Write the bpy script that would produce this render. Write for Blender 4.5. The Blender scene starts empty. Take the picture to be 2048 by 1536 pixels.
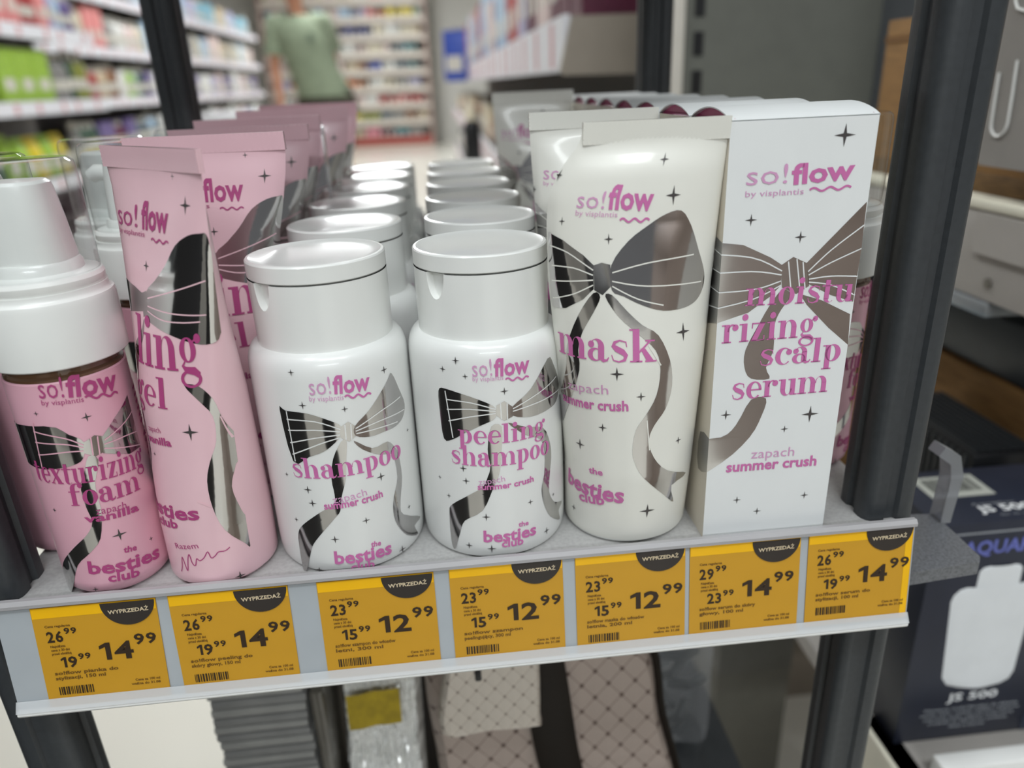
import bpy, bmesh, math, random
from math import sin, cos, pi, sqrt, radians
from mathutils import Vector, Matrix, noise

# ------------------------------------------------------------------ camera, world, light, exposure
SC = bpy.context.scene
COL = SC.collection
SZ = 0.77            # height of the display shelf above the shop floor; all z below are relative to that shelf
random.seed(4)

cam_data = bpy.data.cameras.new('camera')
cam = bpy.data.objects.new('camera', cam_data)
COL.objects.link(cam)
yaw, pitch, roll = radians(4.7), radians(22.25), radians(-2.45)
_f = Vector((sin(yaw) * cos(pitch), cos(yaw) * cos(pitch), -sin(pitch)))
_r = Vector((cos(yaw), -sin(yaw), 0))
_u = _r.cross(_f)
_r2 = cos(roll) * _r + sin(roll) * _u
_u2 = -sin(roll) * _r + cos(roll) * _u
M = Matrix((_r2, _u2, -_f)).transposed().to_4x4()
M.translation = Vector((-0.0016, -0.2883, 0.2086 + SZ))
cam.matrix_world = M
cam_data.sensor_width = 36.0
cam_data.lens = 1480.0 / 2048.0 * 36.0
cam_data.clip_start = 0.02
cam_data.dof.use_dof = True
cam_data.dof.focus_distance = 0.325
cam_data.dof.aperture_fstop = 5.0
SC.camera = cam

SC.view_settings.view_transform = 'Standard'
SC.view_settings.look = 'None'
SC.view_settings.gamma = 1.0
SC.view_settings.use_curve_mapping = False
SC.view_settings.exposure = 0.0
SC.cycles.use_denoising = True
SC.cycles.max_bounces = 8
SC.cycles.transparent_max_bounces = 16
SC.cycles.caustics_reflective = False
SC.cycles.caustics_refractive = False

world = bpy.data.worlds.new('shop_ambient')
world.use_nodes = True
world.node_tree.nodes['Background'].inputs[0].default_value = (0.93, 0.96, 1.0, 1)
world.node_tree.nodes['Background'].inputs[1].default_value = 0.16
SC.world = world

CEIL = 2.35          # ceiling height relative to the shelf

def lamp(name, x, y, sx, sy, watts, color=(0.935, 0.985, 1.0)):
    l = bpy.data.lights.new(name, 'AREA')
    l.shape = 'RECTANGLE'
    l.size, l.size_y = sx, sy
    l.energy = watts
    l.color = color
    o = bpy.data.objects.new(name, l)
    COL.objects.link(o)
    o.location = (x, y, CEIL - 0.08 + SZ)
    return o


lamp('ceiling_light_beam', 0.35, -1.3, 1.5, 0.45, 32)
lamp('ceiling_light_beam', 0.3, -4.3, 2.4, 0.5, 140)
lamp('ceiling_light_beam', -0.75, -0.55, 0.25, 1.4, 22)
lamp('ceiling_light_beam', -0.7, 2.6, 0.5, 2.2, 46)
lamp('ceiling_light_beam', -0.7, 6.2, 0.5, 2.4, 74)
lamp('ceiling_light_beam', -0.7, 10.4, 0.5, 2.4, 110)
lamp('ceiling_light_beam', 1.3, 0.2, 0.4, 1.4, 8)

# ------------------------------------------------------------------ materials
def lin(c):
    return tuple((v / 12.92 if v <= 0.04045 else ((v + 0.055) / 1.055) ** 2.4) for v in [x / 255.0 for x in c])

MATS = {}
def mat(name, rgb, rough=0.5, metal=0.0, var=0.04, scale=40.0, bump=0.0, spec=0.5, coat=0.0, stretch=None, c2=None):
    """Principled surface whose colour drifts a little with a procedural noise; optional second colour and bump."""
    if name in MATS:
        return MATS[name]
    m = bpy.data.materials.new(name)
    m.use_nodes = True
    nt = m.node_tree
    b = nt.nodes['Principled BSDF']
    b.inputs['Roughness'].default_value = rough
    b.inputs['Metallic'].default_value = metal
    b.inputs['Specular IOR Level'].default_value = spec
    b.inputs['Coat Weight'].default_value = coat
    b.inputs['Coat Roughness'].default_value = 0.08
    tc = nt.nodes.new('ShaderNodeTexCoord')
    mp = nt.nodes.new('ShaderNodeMapping')
    if stretch:
        mp.inputs['Scale'].default_value = stretch
    nz = nt.nodes.new('ShaderNodeTexNoise')
    nz.inputs['Scale'].default_value = scale
    nz.inputs['Detail'].default_value = 3
    nt.links.new(tc.outputs['Object'], mp.inputs['Vector'])
    nt.links.new(mp.outputs['Vector'], nz.inputs['Vector'])
    cr = nt.nodes.new('ShaderNodeValToRGB')
    a = lin(rgb)
    d = lin(c2) if c2 else tuple(v * (1 - var * 2) for v in a)
    cr.color_ramp.elements[0].color = (*d, 1)
    cr.color_ramp.elements[1].color = (*a, 1)
    cr.color_ramp.elements[0].position = 0.35
    cr.color_ramp.elements[1].position = 0.6
    nt.links.new(nz.outputs['Fac'], cr.inputs['Fac'])
    nt.links.new(cr.outputs['Color'], b.inputs['Base Color'])
    if bump:
        bp = nt.nodes.new('ShaderNodeBump')
        bp.inputs['Strength'].default_value = bump
        bp.inputs['Distance'].default_value = 0.002
        nt.links.new(nz.outputs['Fac'], bp.inputs['Height'])
        nt.links.new(bp.outputs['Normal'], b.inputs['Normal'])
    MATS[name] = m
    return m

def clear(name, tint=(0.97, 0.98, 0.98), gloss=1.0, rough=0.04, haze=0.0):
    """Thin clear plastic: lets light straight through, reflects by Fresnel, optional milky haze."""
    if name in MATS:
        return MATS[name]
    m = bpy.data.materials.new(name)
    m.use_nodes = True
    nt = m.node_tree
    nt.nodes.clear()
    out = nt.nodes.new('ShaderNodeOutputMaterial')
    tr = nt.nodes.new('ShaderNodeBsdfTransparent')
    tr.inputs[0].default_value = (*tint, 1)
    gl = nt.nodes.new('ShaderNodeBsdfGlossy')
    gl.inputs['Roughness'].default_value = rough
    fr = nt.nodes.new('ShaderNodeFresnel')
    geo = nt.nodes.new('ShaderNodeNewGeometry')
    ior = nt.nodes.new('ShaderNodeMapRange')          # 1.49 from outside, its inverse from inside: a thin sheet
    ior.inputs['To Min'].default_value = 1.49
    ior.inputs['To Max'].default_value = 0.671
    nt.links.new(geo.outputs['Backfacing'], ior.inputs['Value'])
    nt.links.new(ior.outputs[0], fr.inputs[0])
    mul = nt.nodes.new('ShaderNodeMath')
    mul.operation = 'MULTIPLY'
    mul.inputs[1].default_value = gloss
    nt.links.new(fr.outputs[0], mul.inputs[0])
    mx = nt.nodes.new('ShaderNodeMixShader')
    nt.links.new(mul.outputs[0], mx.inputs[0])
    nt.links.new(tr.outputs[0], mx.inputs[1])
    nt.links.new(gl.outputs[0], mx.inputs[2])
    last = mx
    if haze:
        df = nt.nodes.new('ShaderNodeBsdfDiffuse')
        df.inputs[0].default_value = (0.8, 0.82, 0.84, 1)
        m2 = nt.nodes.new('ShaderNodeMixShader')
        m2.inputs[0].default_value = haze
        nt.links.new(mx.outputs[0], m2.inputs[1])
        nt.links.new(df.outputs[0], m2.inputs[2])
        last = m2
    nt.links.new(last.outputs[0], out.inputs[0])
    MATS[name] = m
    return m

def quilt(name, base, line, dot, s):
    """Diamond quilting with a small dot at each crossing, from object coordinates."""
    m = bpy.data.materials.new(name)
    m.use_nodes = True
    nt = m.node_tree
    N, Lk = nt.nodes.new, nt.links.new
    b = nt.nodes['Principled BSDF']
    b.inputs['Roughness'].default_value = 0.55
    tc = N('ShaderNodeTexCoord')
    sp = N('ShaderNodeSeparateXYZ')
    Lk(tc.outputs['Object'], sp.inputs[0])
    def mth(op, a, c=None):
        n = N('ShaderNodeMath')
        n.operation = op
        for i, v in enumerate((a, c)):
            if v is None:
                continue
            if isinstance(v, (int, float)):
                n.inputs[i].default_value = v
            else:
                Lk(v, n.inputs[i])
        return n.outputs[0]
    x, z = sp.outputs['X'], mth('MULTIPLY', sp.outputs['Z'], 0.8)
    p = mth('DIVIDE', mth('ADD', x, z), s)
    q = mth('DIVIDE', mth('SUBTRACT', x, z), s)
    dp = mth('ABSOLUTE', mth('SUBTRACT', mth('FRACT', p), 0.5))
    dq = mth('ABSOLUTE', mth('SUBTRACT', mth('FRACT', q), 0.5))
    ln = mth('GREATER_THAN', mth('MAXIMUM', dp, dq), 0.47)
    dt = mth('GREATER_THAN', mth('MINIMUM', dp, dq), 0.40)
    m1 = N('ShaderNodeMix'); m1.data_type = 'RGBA'
    m1.inputs['A'].default_value = (*lin(base), 1); m1.inputs['B'].default_value = (*lin(line), 1)
    Lk(ln, m1.inputs['Factor'])
    m2 = N('ShaderNodeMix'); m2.data_type = 'RGBA'
    m2.inputs['B'].default_value = (*lin(dot), 1)
    Lk(dt, m2.inputs['Factor']); Lk(m1.outputs['Result'], m2.inputs['A'])
    Lk(m2.outputs['Result'], b.inputs['Base Color'])
    bp = N('ShaderNodeBump'); bp.inputs['Strength'].default_value = 0.5; bp.inputs['Distance'].default_value = 0.002
    Lk(mth('SUBTRACT', 0.5, mth('MAXIMUM', dp, dq)), bp.inputs['Height']); Lk(bp.outputs['Normal'], b.inputs['Normal'])
    return m

def glow(name, rgb, strength):
    m = bpy.data.materials.new(name)
    m.use_nodes = True
    b = m.node_tree.nodes['Principled BSDF']
    b.inputs['Base Color'].default_value = (*rgb, 1)
    b.inputs['Emission Color'].default_value = (*rgb, 1)
    b.inputs['Emission Strength'].default_value = strength
    return m

WHITE = mat('white_plastic', (236, 237, 234), 0.28, var=0.01, coat=0.3)
WHITE_LABEL = mat('white_print_plastic', (232, 233, 231), 0.33, var=0.01, coat=0.2)
IVORY = mat('ivory_tube_plastic', (238, 237, 229), 0.30, var=0.01, coat=0.2)
CARD_WHITE = mat('white_carton_board', (232, 234, 234), 0.5, var=0.01)
CARD_BACK = mat('uncoated_carton_side', (222, 214, 200), 0.6, var=0.02)
PINK = mat('pink_plastic', (240, 199, 208), 0.33, var=0.015, coat=0.2)
PINK_LABEL = mat('pink_label', (232, 178, 194), 0.36, var=0.015, coat=0.2)
ROSE = mat('rose_lettering_on_white', (206, 112, 172), 0.5, var=0.03)
LILAC = mat('pale_lilac_lettering', (216, 160, 200), 0.5, var=0.03)
WINE = mat('deep_pink_lettering', (178, 70, 128), 0.5, var=0.03)
MAGENTA = mat('magenta_carton_inside', (190, 62, 122), 0.5, var=0.05)
FOIL = mat('silver_foil', (205, 203, 202), 0.09, metal=1.0, var=0.02)
STARC = mat('grey_star_print', (88, 84, 84), 0.35, metal=0.4, var=0.03)
AMBER = mat('amber_neck', (112, 82, 60), 0.2, var=0.1, coat=0.6)
POST = mat('dark_grey_powder_coat', (56, 59, 62), 0.42, var=0.06, scale=300, bump=0.05)
POSTB = mat('black_groove', (24, 25, 26), 0.5, var=0.05)
SHELF = mat('speckled_grey_shelf', (176, 175, 174), 0.22, var=0.06, scale=500)
YEL = mat('amber_price_paper', (205, 152, 36), 0.45, var=0.02)
YEL2 = mat('bright_yellow_price_paper', (250, 190, 8), 0.4, var=0.02)
INK = mat('brown_black_ink', (52, 36, 20), 0.5, var=0.05)
INK2 = mat('soft_brown_ink', (112, 78, 24), 0.5, var=0.05)
BADGE = mat('charcoal_badge', (52, 46, 42), 0.4, var=0.05)
CREAM = mat('cream_ink', (214, 196, 164), 0.5, var=0.02)
RAIL = mat('grey_white_price_rail', (176, 182, 187), 0.3, var=0.02)
RAILW = mat('white_rail_edge', (240, 240, 238), 0.25, var=0.01)
CLEAR = clear('clear_plastic')
HAZY = clear('hazy_clear_plastic', (0.9, 0.91, 0.92), 1.0, 0.15, 0.14)
TRAYM = clear('frosted_grey_plastic', (0.45, 0.46, 0.52), 1.0, 0.25, 0.22)
MAPLE = mat('brown_cardboard', (150, 112, 66), 0.75, var=0.12, scale=30, stretch=(1, 1, 8))
NAVY = mat('navy_black_carton', (40, 44, 58), 0.42, var=0.05)
BLACK = mat('black_plastic', (18, 19, 22), 0.4, var=0.05)
GREYM = mat('warm_grey_metal', (170, 165, 160), 0.4, var=0.02)
BEIGE = mat('beige_metal', (150, 140, 128), 0.5, var=0.02)
CREAMM = mat('cream_metal', (226, 222, 205), 0.4, var=0.02)
PANEL = mat('charcoal_back_panel', (104, 105, 98), 0.6, var=0.03)
SKIN = mat('skin', (196, 140, 112), 0.5, var=0.06)
# ------------------------------------------------------------------ mesh helpers
class MB:
    def __init__(s):
        s.v, s.f, s.m = [], [], []
    def add(s, vs, fs, m=0):
        k = len(s.v)
        s.v += [tuple(p) for p in vs]
        s.f += [tuple(i + k for i in f) for f in fs]
        s.m += [m] * len(fs)
        return s
    def box(s, x0, x1, y0, y1, z0, z1, m=0, r=0.0, seg=2):
        bm = bmesh.new()
        bmesh.ops.create_cube(bm, size=1)
        for v in bm.verts:
            v.co = ((x0 + x1) / 2 + v.co.x * (x1 - x0), (y0 + y1) / 2 + v.co.y * (y1 - y0), (z0 + z1) / 2 + v.co.z * (z1 - z0))
        if r:
            bmesh.ops.bevel(bm, geom=bm.edges[:], offset=r, segments=seg, affect='EDGES', profile=0.5)
        return s.bm(bm, m)
    def bm(s, bm, m=0):
        bm.verts.ensure_lookup_table()
        bm.verts.index_update()
        s.add([v.co[:] for v in bm.verts], [[v.index for v in f.verts] for f in bm.faces], m)
        bm.free()
        return s
    def lathe(s, prof, n=64, m=0, c=(0, 0)):
        """prof: (radius, height) from bottom to top; radius 0 closes the end."""
        vs, rings = [], []
        for r, z in prof:
            if r <= 1e-7:
                rings.append([len(vs)]); vs.append((c[0], c[1], z))
            else:
                rings.append(list(range(len(vs), len(vs) + n)))
                vs += [(c[0] + r * sin(2 * pi * i / n), c[1] - r * cos(2 * pi * i / n), z) for i in range(n)]
        fs = []
        for a, b in zip(rings, rings[1:]):
            for i in range(n):
                j = (i + 1) % n
                if len(a) == 1 and len(b) == 1:
                    continue
                if len(a) == 1:
                    fs.append((a[0], b[j], b[i]))
                elif len(b) == 1:
                    fs.append((a[i], a[j], b[0]))
                else:
                    fs.append((a[i], a[j], b[j], b[i]))
        return s.add(vs, fs, m)
    def loft(s, secs, m=0, cap=True):
        n = len(secs[0])
        vs = [p for q in secs for p in q]
        fs = []
        for k in range(len(secs) - 1):
            for i in range(n):
                j = (i + 1) % n
                fs.append((k * n + i, k * n + j, (k + 1) * n + j, (k + 1) * n + i))
        if cap:
            fs.append(tuple(reversed(range(n))))
            fs.append(tuple(range((len(secs) - 1) * n, len(secs) * n)))
        return s.add(vs, fs, m)
    def tube(s, pts, r, n=10, m=0):
        pts = [Vector(p) for p in pts]
        secs = []
        for i, p in enumerate(pts):
            d = (pts[min(i + 1, len(pts) - 1)] - pts[max(i - 1, 0)]).normalized()
            a = d.orthogonal().normalized() if i == 0 else (a - d * a.dot(d)).normalized()
            b = d.cross(a)
            rr = r[i] if isinstance(r, (list, tuple)) else r
            secs.append([p + rr * (a * cos(2 * pi * k / n) + b * sin(2 * pi * k / n)) for k in range(n)])
        return s.loft(secs, m)
    def prism(s, pts, axis, a0, a1, m=0):
        """Extrude a 2-D outline along an axis ('x','y','z')."""
        def P(p, t):
            return {'x': (t, p[0], p[1]), 'y': (p[0], t, p[1]), 'z': (p[0], p[1], t)}[axis]
        n = len(pts)
        vs = [P(p, a0) for p in pts] + [P(p, a1) for p in pts]
        fs = [(i, (i + 1) % n, n + (i + 1) % n, n + i) for i in range(n)]
        fs += [tuple(reversed(range(n))), tuple(range(n, 2 * n))]
        return s.add(vs, fs, m)
    def build(s, name, mats, parent=None, loc=None, rz=0.0, angle=32):
        me = bpy.data.meshes.new(name)
        me.from_pydata(s.v, [], s.f)
        for m in (mats if isinstance(mats, (list, tuple)) else [mats]):
            me.materials.append(m)
        me.polygons.foreach_set('material_index', s.m)
        me.polygons.foreach_set('use_smooth', [True] * len(s.f))
        bm = bmesh.new(); bm.from_mesh(me)
        bmesh.ops.recalc_face_normals(bm, faces=bm.faces)
        bm.to_mesh(me); bm.free()
        me.set_sharp_from_angle(angle=radians(angle))
        o = bpy.data.objects.new(name, me)
        COL.objects.link(o)
        if parent is not None:
            o.parent = parent
            if loc:
                o.location = loc
        else:
            l = loc or (0, 0, 0)
            o.location = (l[0], l[1], l[2] + SZ)
        o.rotation_euler = (0, 0, rz)
        return o

def tag(o, label, cat, group=None, kind=None):
    o['label'] = label
    if cat:
        o['category'] = cat
    if group:
        o['group'] = group
    if kind:
        o['kind'] = kind
    return o

def thing(name, loc, label, cat, group=None, rz=0.0):
    o = bpy.data.objects.new(name, None)
    o.empty_display_size = 0.02
    COL.objects.link(o)
    o.location = (loc[0], loc[1], loc[2] + SZ)
    o.rotation_euler = (0, 0, rz)
    return tag(o, label, cat, group)

def struct(o, label):
    o['kind'] = 'structure'
    o['label'] = label
    return o

def dup(root, loc, rz=0.0, label=None, group=None, scale=None):
    def cp(o, par):
        c = o.copy()
        COL.objects.link(c)
        c.parent = par
        for ch in list(o.children):
            cp(ch, c)
        return c
    r = cp(root, None)
    r.location = (loc[0], loc[1], loc[2] + SZ)
    r.rotation_euler = (0, 0, rz)
    if label:
        r['label'] = label
    if group:
        r['group'] = group
    if scale:
        r.scale = scale
    return r

# ------------------------------------------------------------------ flat artwork, bent onto surfaces
_fonts = {}
def sans(text, bold):
    """2-D mesh of a string in the built-in sans face, x-height scaled to 1."""
    key = (text, bold)
    if key not in _fonts:
        cu = bpy.data.curves.new('lettering', 'FONT')
        cu.body = text
        cu.size = 1
        cu.resolution_u = 2
        cu.offset = bold
        ob = bpy.data.objects.new('lettering', cu)
        COL.objects.link(ob)
        bpy.context.view_layer.update()
        me = ob.evaluated_get(bpy.context.evaluated_depsgraph_get()).to_mesh()
        _fonts[key] = ([(v.co.x / 0.53, v.co.y / 0.53) for v in me.vertices], [tuple(p.vertices) for p in me.polygons])
        bpy.data.objects.remove(ob)
        bpy.data.curves.remove(cu)
    return _fonts[key]

def _ring(cx, cy, rx, ry, ix, iy, jx, jy, a0=0, a1=360, n=22):
    """Band between an outer ellipse and an inner one (own centre), as quads."""
    o, i = [], []
    for k in range(n + 1):
        t = radians(a0 + (a1 - a0) * k / n)
        o.append((cx + rx * cos(t), cy + ry * sin(t)))
        i.append((ix + jx * cos(t), iy + jy * sin(t)))
    return [[o[k], o[k + 1], i[k + 1], i[k]] for k in range(n)]
def _rc(x0, y0, x1, y1):
    return [[(x0, y0), (x1, y0), (x1, y1), (x0, y1)]]
def _ball(x, y, r):
    return [[(x + r * cos(2 * pi * k / 14), y + r * sin(2 * pi * k / 14)) for k in range(14)]]
def _stroke(pts, w):
    L, R = [], []
    for i, p in enumerate(pts):
        a, b = pts[max(i - 1, 0)], pts[min(i + 1, len(pts) - 1)]
        d = Vector((b[0] - a[0], b[1] - a[1])).normalized()
        n = (-d.y, d.x)
        h = (w[i] if isinstance(w, (list, tuple)) else w) / 2
        L.append((p[0] + n[0] * h, p[1] + n[1] * h)); R.append((p[0] - n[0] * h, p[1] - n[1] * h))
    return [[R[i], R[i + 1], L[i + 1], L[i]] for i in range(len(pts) - 1)]

def glyph(ch):
    """A fat-face serif letter as polygons (x-height 1) and its advance width."""
    st, sf = 0.30, 0.07
    def stem(x, y0, y1, foot=True, flag=True):
        g = _rc(x, y0, x + st, y1)
        if foot: g += _rc(x - 0.13, y0, x + st + 0.13, y0 + sf)
        if flag: g += _rc(x - 0.16, y1 - sf, x + 0.05, y1)
        return g
    def arch(x, flip=False):
        g = _ring(x + 0.62, 0.6, 0.36, 0.42, x + 0.50, 0.6, 0.18, 0.36, 0, 180) + _rc(x + 0.68, 0, x + 0.98, 0.62) + _rc(x + 0.57, 0, x + 1.1, sf)
        return g
    if ch == 'i': return stem(0.18, 0, 1) + _ball(0.33, 1.34, 0.18), 0.68
    if ch == 'l': return stem(0.18, 0, 1.5), 0.68
    if ch == 'n': return stem(0.16, 0, 1) + arch(0.14), 1.3
    if ch == 'h': return stem(0.16, 0, 1.5) + arch(0.14), 1.3
    if ch == 'm': return stem(0.16, 0, 1) + arch(0.14) + arch(0.84), 1.98
    if ch == 'u':
        return _rc(0.14, 0.38, 0.44, 1) + _rc(0, 1 - sf, 0.2, 1) + _ring(0.5, 0.4, 0.36, 0.42, 0.6, 0.4, 0.17, 0.36, 180, 360) + _rc(0.76, 0, 1.06, 1) + _rc(0.6, 1 - sf, 0.8, 1) + _rc(1.0, 0, 1.2, sf), 1.22
    if ch == 'r': return stem(0.16, 0, 1) + _ring(0.62, 0.62, 0.28, 0.4, 0.64, 0.6, 0.22, 0.34, 60, 180, 10) + _ball(0.80, 0.82, 0.18), 1.02
    if ch == 'o': return _ring(0.54, 0.5, 0.5, 0.53, 0.54, 0.5, 0.2, 0.47), 1.08
    if ch == 'e': return _ring(0.52, 0.5, 0.48, 0.53, 0.58, 0.5, 0.25, 0.46, 0, 318) + _rc(0.3, 0.48, 0.99, 0.56), 1.04
    if ch == 'c': return _ring(0.52, 0.5, 0.48, 0.53, 0.6, 0.5, 0.27, 0.47, 45, 318) + _ball(0.82, 0.74, 0.17), 1.0
    if ch == 'a': return _ring(0.42, 0.29, 0.38, 0.31, 0.5, 0.29, 0.2, 0.24) + _rc(0.58, 0.1, 0.88, 0.7) + _ring(0.52, 0.66, 0.36, 0.37, 0.42, 0.66, 0.18, 0.31, 0, 150, 12) + _ball(0.22, 0.76, 0.16) + _stroke([(0.72, 0.15), (0.86, 0.03), (1.02, 0.06), (1.1, 0.2)], [0.2, 0.16, 0.09, 0.05]), 1.12
    if ch == 's':
        return _stroke([(0.82, 0.70), (0.78, 0.92), (0.5, 0.99), (0.26, 0.9), (0.2, 0.74), (0.36, 0.6), (0.62, 0.47), (0.78, 0.31), (0.72, 0.1), (0.46, 0.01), (0.2, 0.08), (0.12, 0.32)],
                       [0.04, 0.06, 0.07, 0.14, 0.2, 0.27, 0.27, 0.2, 0.14, 0.07, 0.06, 0.04]), 0.94
    if ch == 'p': return stem(0.16, -0.5, 1) + _ring(0.6, 0.5, 0.46, 0.53, 0.52, 0.5, 0.24, 0.47), 1.14
    if ch == 't': return _rc(0.2, 0.2, 0.5, 1.3) + _rc(0, 1 - sf, 0.78, 1) + _ring(0.5, 0.24, 0.3, 0.26, 0.6, 0.22, 0.14, 0.2, 180, 330, 10), 0.82
    if ch == 'k': return stem(0.16, 0, 1.5) + [[(0.5, 0.62), (0.72, 0.62), (1.16, 0), (0.82, 0)]] + _stroke([(0.42, 0.42), (0.98, 0.97)], 0.08) + _rc(0.74, 1 - sf, 1.18, 1) + _rc(0.72, 0, 1.26, sf), 1.24
    if ch == 'f': return stem(0.16, 0, 1.2, True, False) + _ring(0.56, 1.16, 0.4, 0.38, 0.62, 1.14, 0.16, 0.33, 40, 180, 10) + _ball(0.84, 1.36, 0.16) + _rc(0, 1 - sf, 0.76, 1), 0.84
    if ch == 'x': return [[(0.05, 1), (0.42, 1), (1.05, 0), (0.68, 0)]] + _stroke([(0.1, 0.02), (0.92, 0.98)], 0.08) + _rc(-0.04, 1 - sf, 0.5, 1) + _rc(0.6, 0, 1.12, sf) + _rc(-0.02, 0, 0.34, sf) + _rc(0.7, 1 - sf, 1.06, 1), 1.12
    if ch == 'z': return _rc(0.08, 0, 0.86, sf) + _rc(0.08, 1 - sf, 0.86, 1) + [[(0.06, 0), (0.4, 0), (0.88, 1), (0.54, 1)]] + _rc(0.08, 0.7, 0.14, 1) + _rc(0.8, 0, 0.86, 0.3), 0.95
    if ch == 'g':
        return _ring(0.44, 0.64, 0.38, 0.38, 0.44, 0.64, 0.14, 0.33) + _ball(0.92, 0.98, 0.15) + _stroke([(0.7, 0.88), (0.9, 1.02)], 0.06) + _stroke([(0.28, 0.3), (0.16, 0.16), (0.3, 0.04), (0.66, 0.0), (0.86, -0.14)], [0.05, 0.1, 0.2, 0.26, 0.2]) + _ring(0.48, -0.24, 0.46, 0.28, 0.48, -0.24, 0.32, 0.2), 1.06
    return [], 0.5

def didone(text):
    vs, fs, x = [], [], 0
    for ch in text:
        polys, adv = glyph(ch)
        for p in polys:
            k = len(vs)
            vs += [(a + x, b) for a, b in p]
            fs.append(tuple(range(k, k + len(p))))
        x += adv
    return vs, fs

def price(text):
    """Price digits; the 1 gets a flag, which the built-in face lacks."""
    vs, fs, x = [], [], 0
    for ch in text:
        if ch == '1':
            v, f = [(0.30, 0), (0.56, 0), (0.56, 1.34), (0.34, 1.34), (0.0, 1.12), (0.0, 0.86), (0.30, 1.02)], [(0, 1, 2, 6), (2, 3, 6), (3, 4, 5, 6)]
        else:
            v, f = sans(ch, 0.026)
            m = min(p[0] for p in v)
            v = [(p[0] - m, p[1]) for p in v]
        k = len(vs)
        vs += [(p[0] + x, p[1]) for p in v]
        fs += [tuple(i + k for i in q) for q in f]
        x += max(p[0] for p in v) + 0.16
    return vs, fs

def fit_text(kind, text, u0, v0, u1, v1, h):
    """Lettering laid from (u0,v0) to (u1,v1) with x-height h."""
    vs, fs = didone(text) if kind == 'd' else price(text) if kind == 'p' else sans(text, 0.028 if kind == 's' else (0.026 if kind == 'b' else -0.002))
    x0 = min(p[0] for p in vs); x1 = max(p[0] for p in vs)
    w = math.hypot(u1 - u0, v1 - v0)
    cx, cy = (u1 - u0) / w, (v1 - v0) / w
    s = w / (x1 - x0)
    return [(u0 + (x - x0) * s * cx - y * h * cy, v0 + (x - x0) * s * cy + y * h * cx) for x, y in vs], fs

def flat_poly(pts):
    from mathutils.geometry import tessellate_polygon
    return pts, [tuple(t) for t in tessellate_polygon([[Vector((p[0], p[1], 0)) for p in pts]])]

def line2(pts, w):
    q = _stroke(pts, w)
    vs = [p for f in q for p in f]
    return vs, [tuple(range(4 * i, 4 * i + 4)) for i in range(len(q))]

def smooth_path(pts, n=4, closed=False):
    """Catmull-Rom through the points."""
    out = []
    N = len(pts)
    for i in range(N if closed else N - 1):
        g = lambda k: pts[k % N] if closed else pts[min(max(k, 0), N - 1)]
        p0, p1, p2, p3 = g(i - 1), g(i), g(i + 1), g(i + 2)
        for j in range(n):
            t = j / n
            out.append(tuple(0.5 * (2 * p1[a] + (p2[a] - p0[a]) * t + (2 * p0[a] - 5 * p1[a] + 4 * p2[a] - p3[a]) * t * t + (3 * p1[a] - p0[a] - 3 * p2[a] + p3[a]) * t ** 3) for a in range(2)))
    if not closed:
        out.append(pts[-1])
    return out

def star(u, v, r):
    k = 0.22
    return [(u + r * (1 if i % 2 == 0 else k) * sin(pi * i / 4), v + r * (1 if i % 2 == 0 else k) * cos(pi * i / 4)) for i in range(8)]

def wrap(mb, art, surf, off, m, du=0.0018, dv=0.006, cuts=()):
    """Cut flat artwork finely and lay it on the surface surf(u, v, off)."""
    vs, fs = art
    bm = bmesh.new()
    bv = [bm.verts.new((p[0], p[1], 0)) for p in vs]
    for f in fs:
        try:
            bm.faces.new([bv[i] for i in f])
        except ValueError:
            pass
    u0 = min(p[0] for p in vs); u1 = max(p[0] for p in vs)
    v0 = min(p[1] for p in vs); v1 = max(p[1] for p in vs)
    cut = [(('u'), c) for c in cuts if u0 < c < u1]
    if du: cut += [('u', du * k) for k in range(math.ceil(u0 / du), math.floor(u1 / du) + 1)]
    if dv: cut += [('v', dv * k) for k in range(math.ceil(v0 / dv), math.floor(v1 / dv) + 1)]
    for ax, c in cut:
        bmesh.ops.bisect_plane(bm, geom=bm.verts[:] + bm.edges[:] + bm.faces[:], plane_co=(c, 0, 0) if ax == 'u' else (0, c, 0), plane_no=(1, 0, 0) if ax == 'u' else (0, 1, 0), dist=1e-7)
    bmesh.ops.remove_doubles(bm, verts=bm.verts, dist=1e-7)
    for v in bm.verts:
        v.co = surf(v.co.x, v.co.y, off)
    return mb.bm(bm, m)

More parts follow.
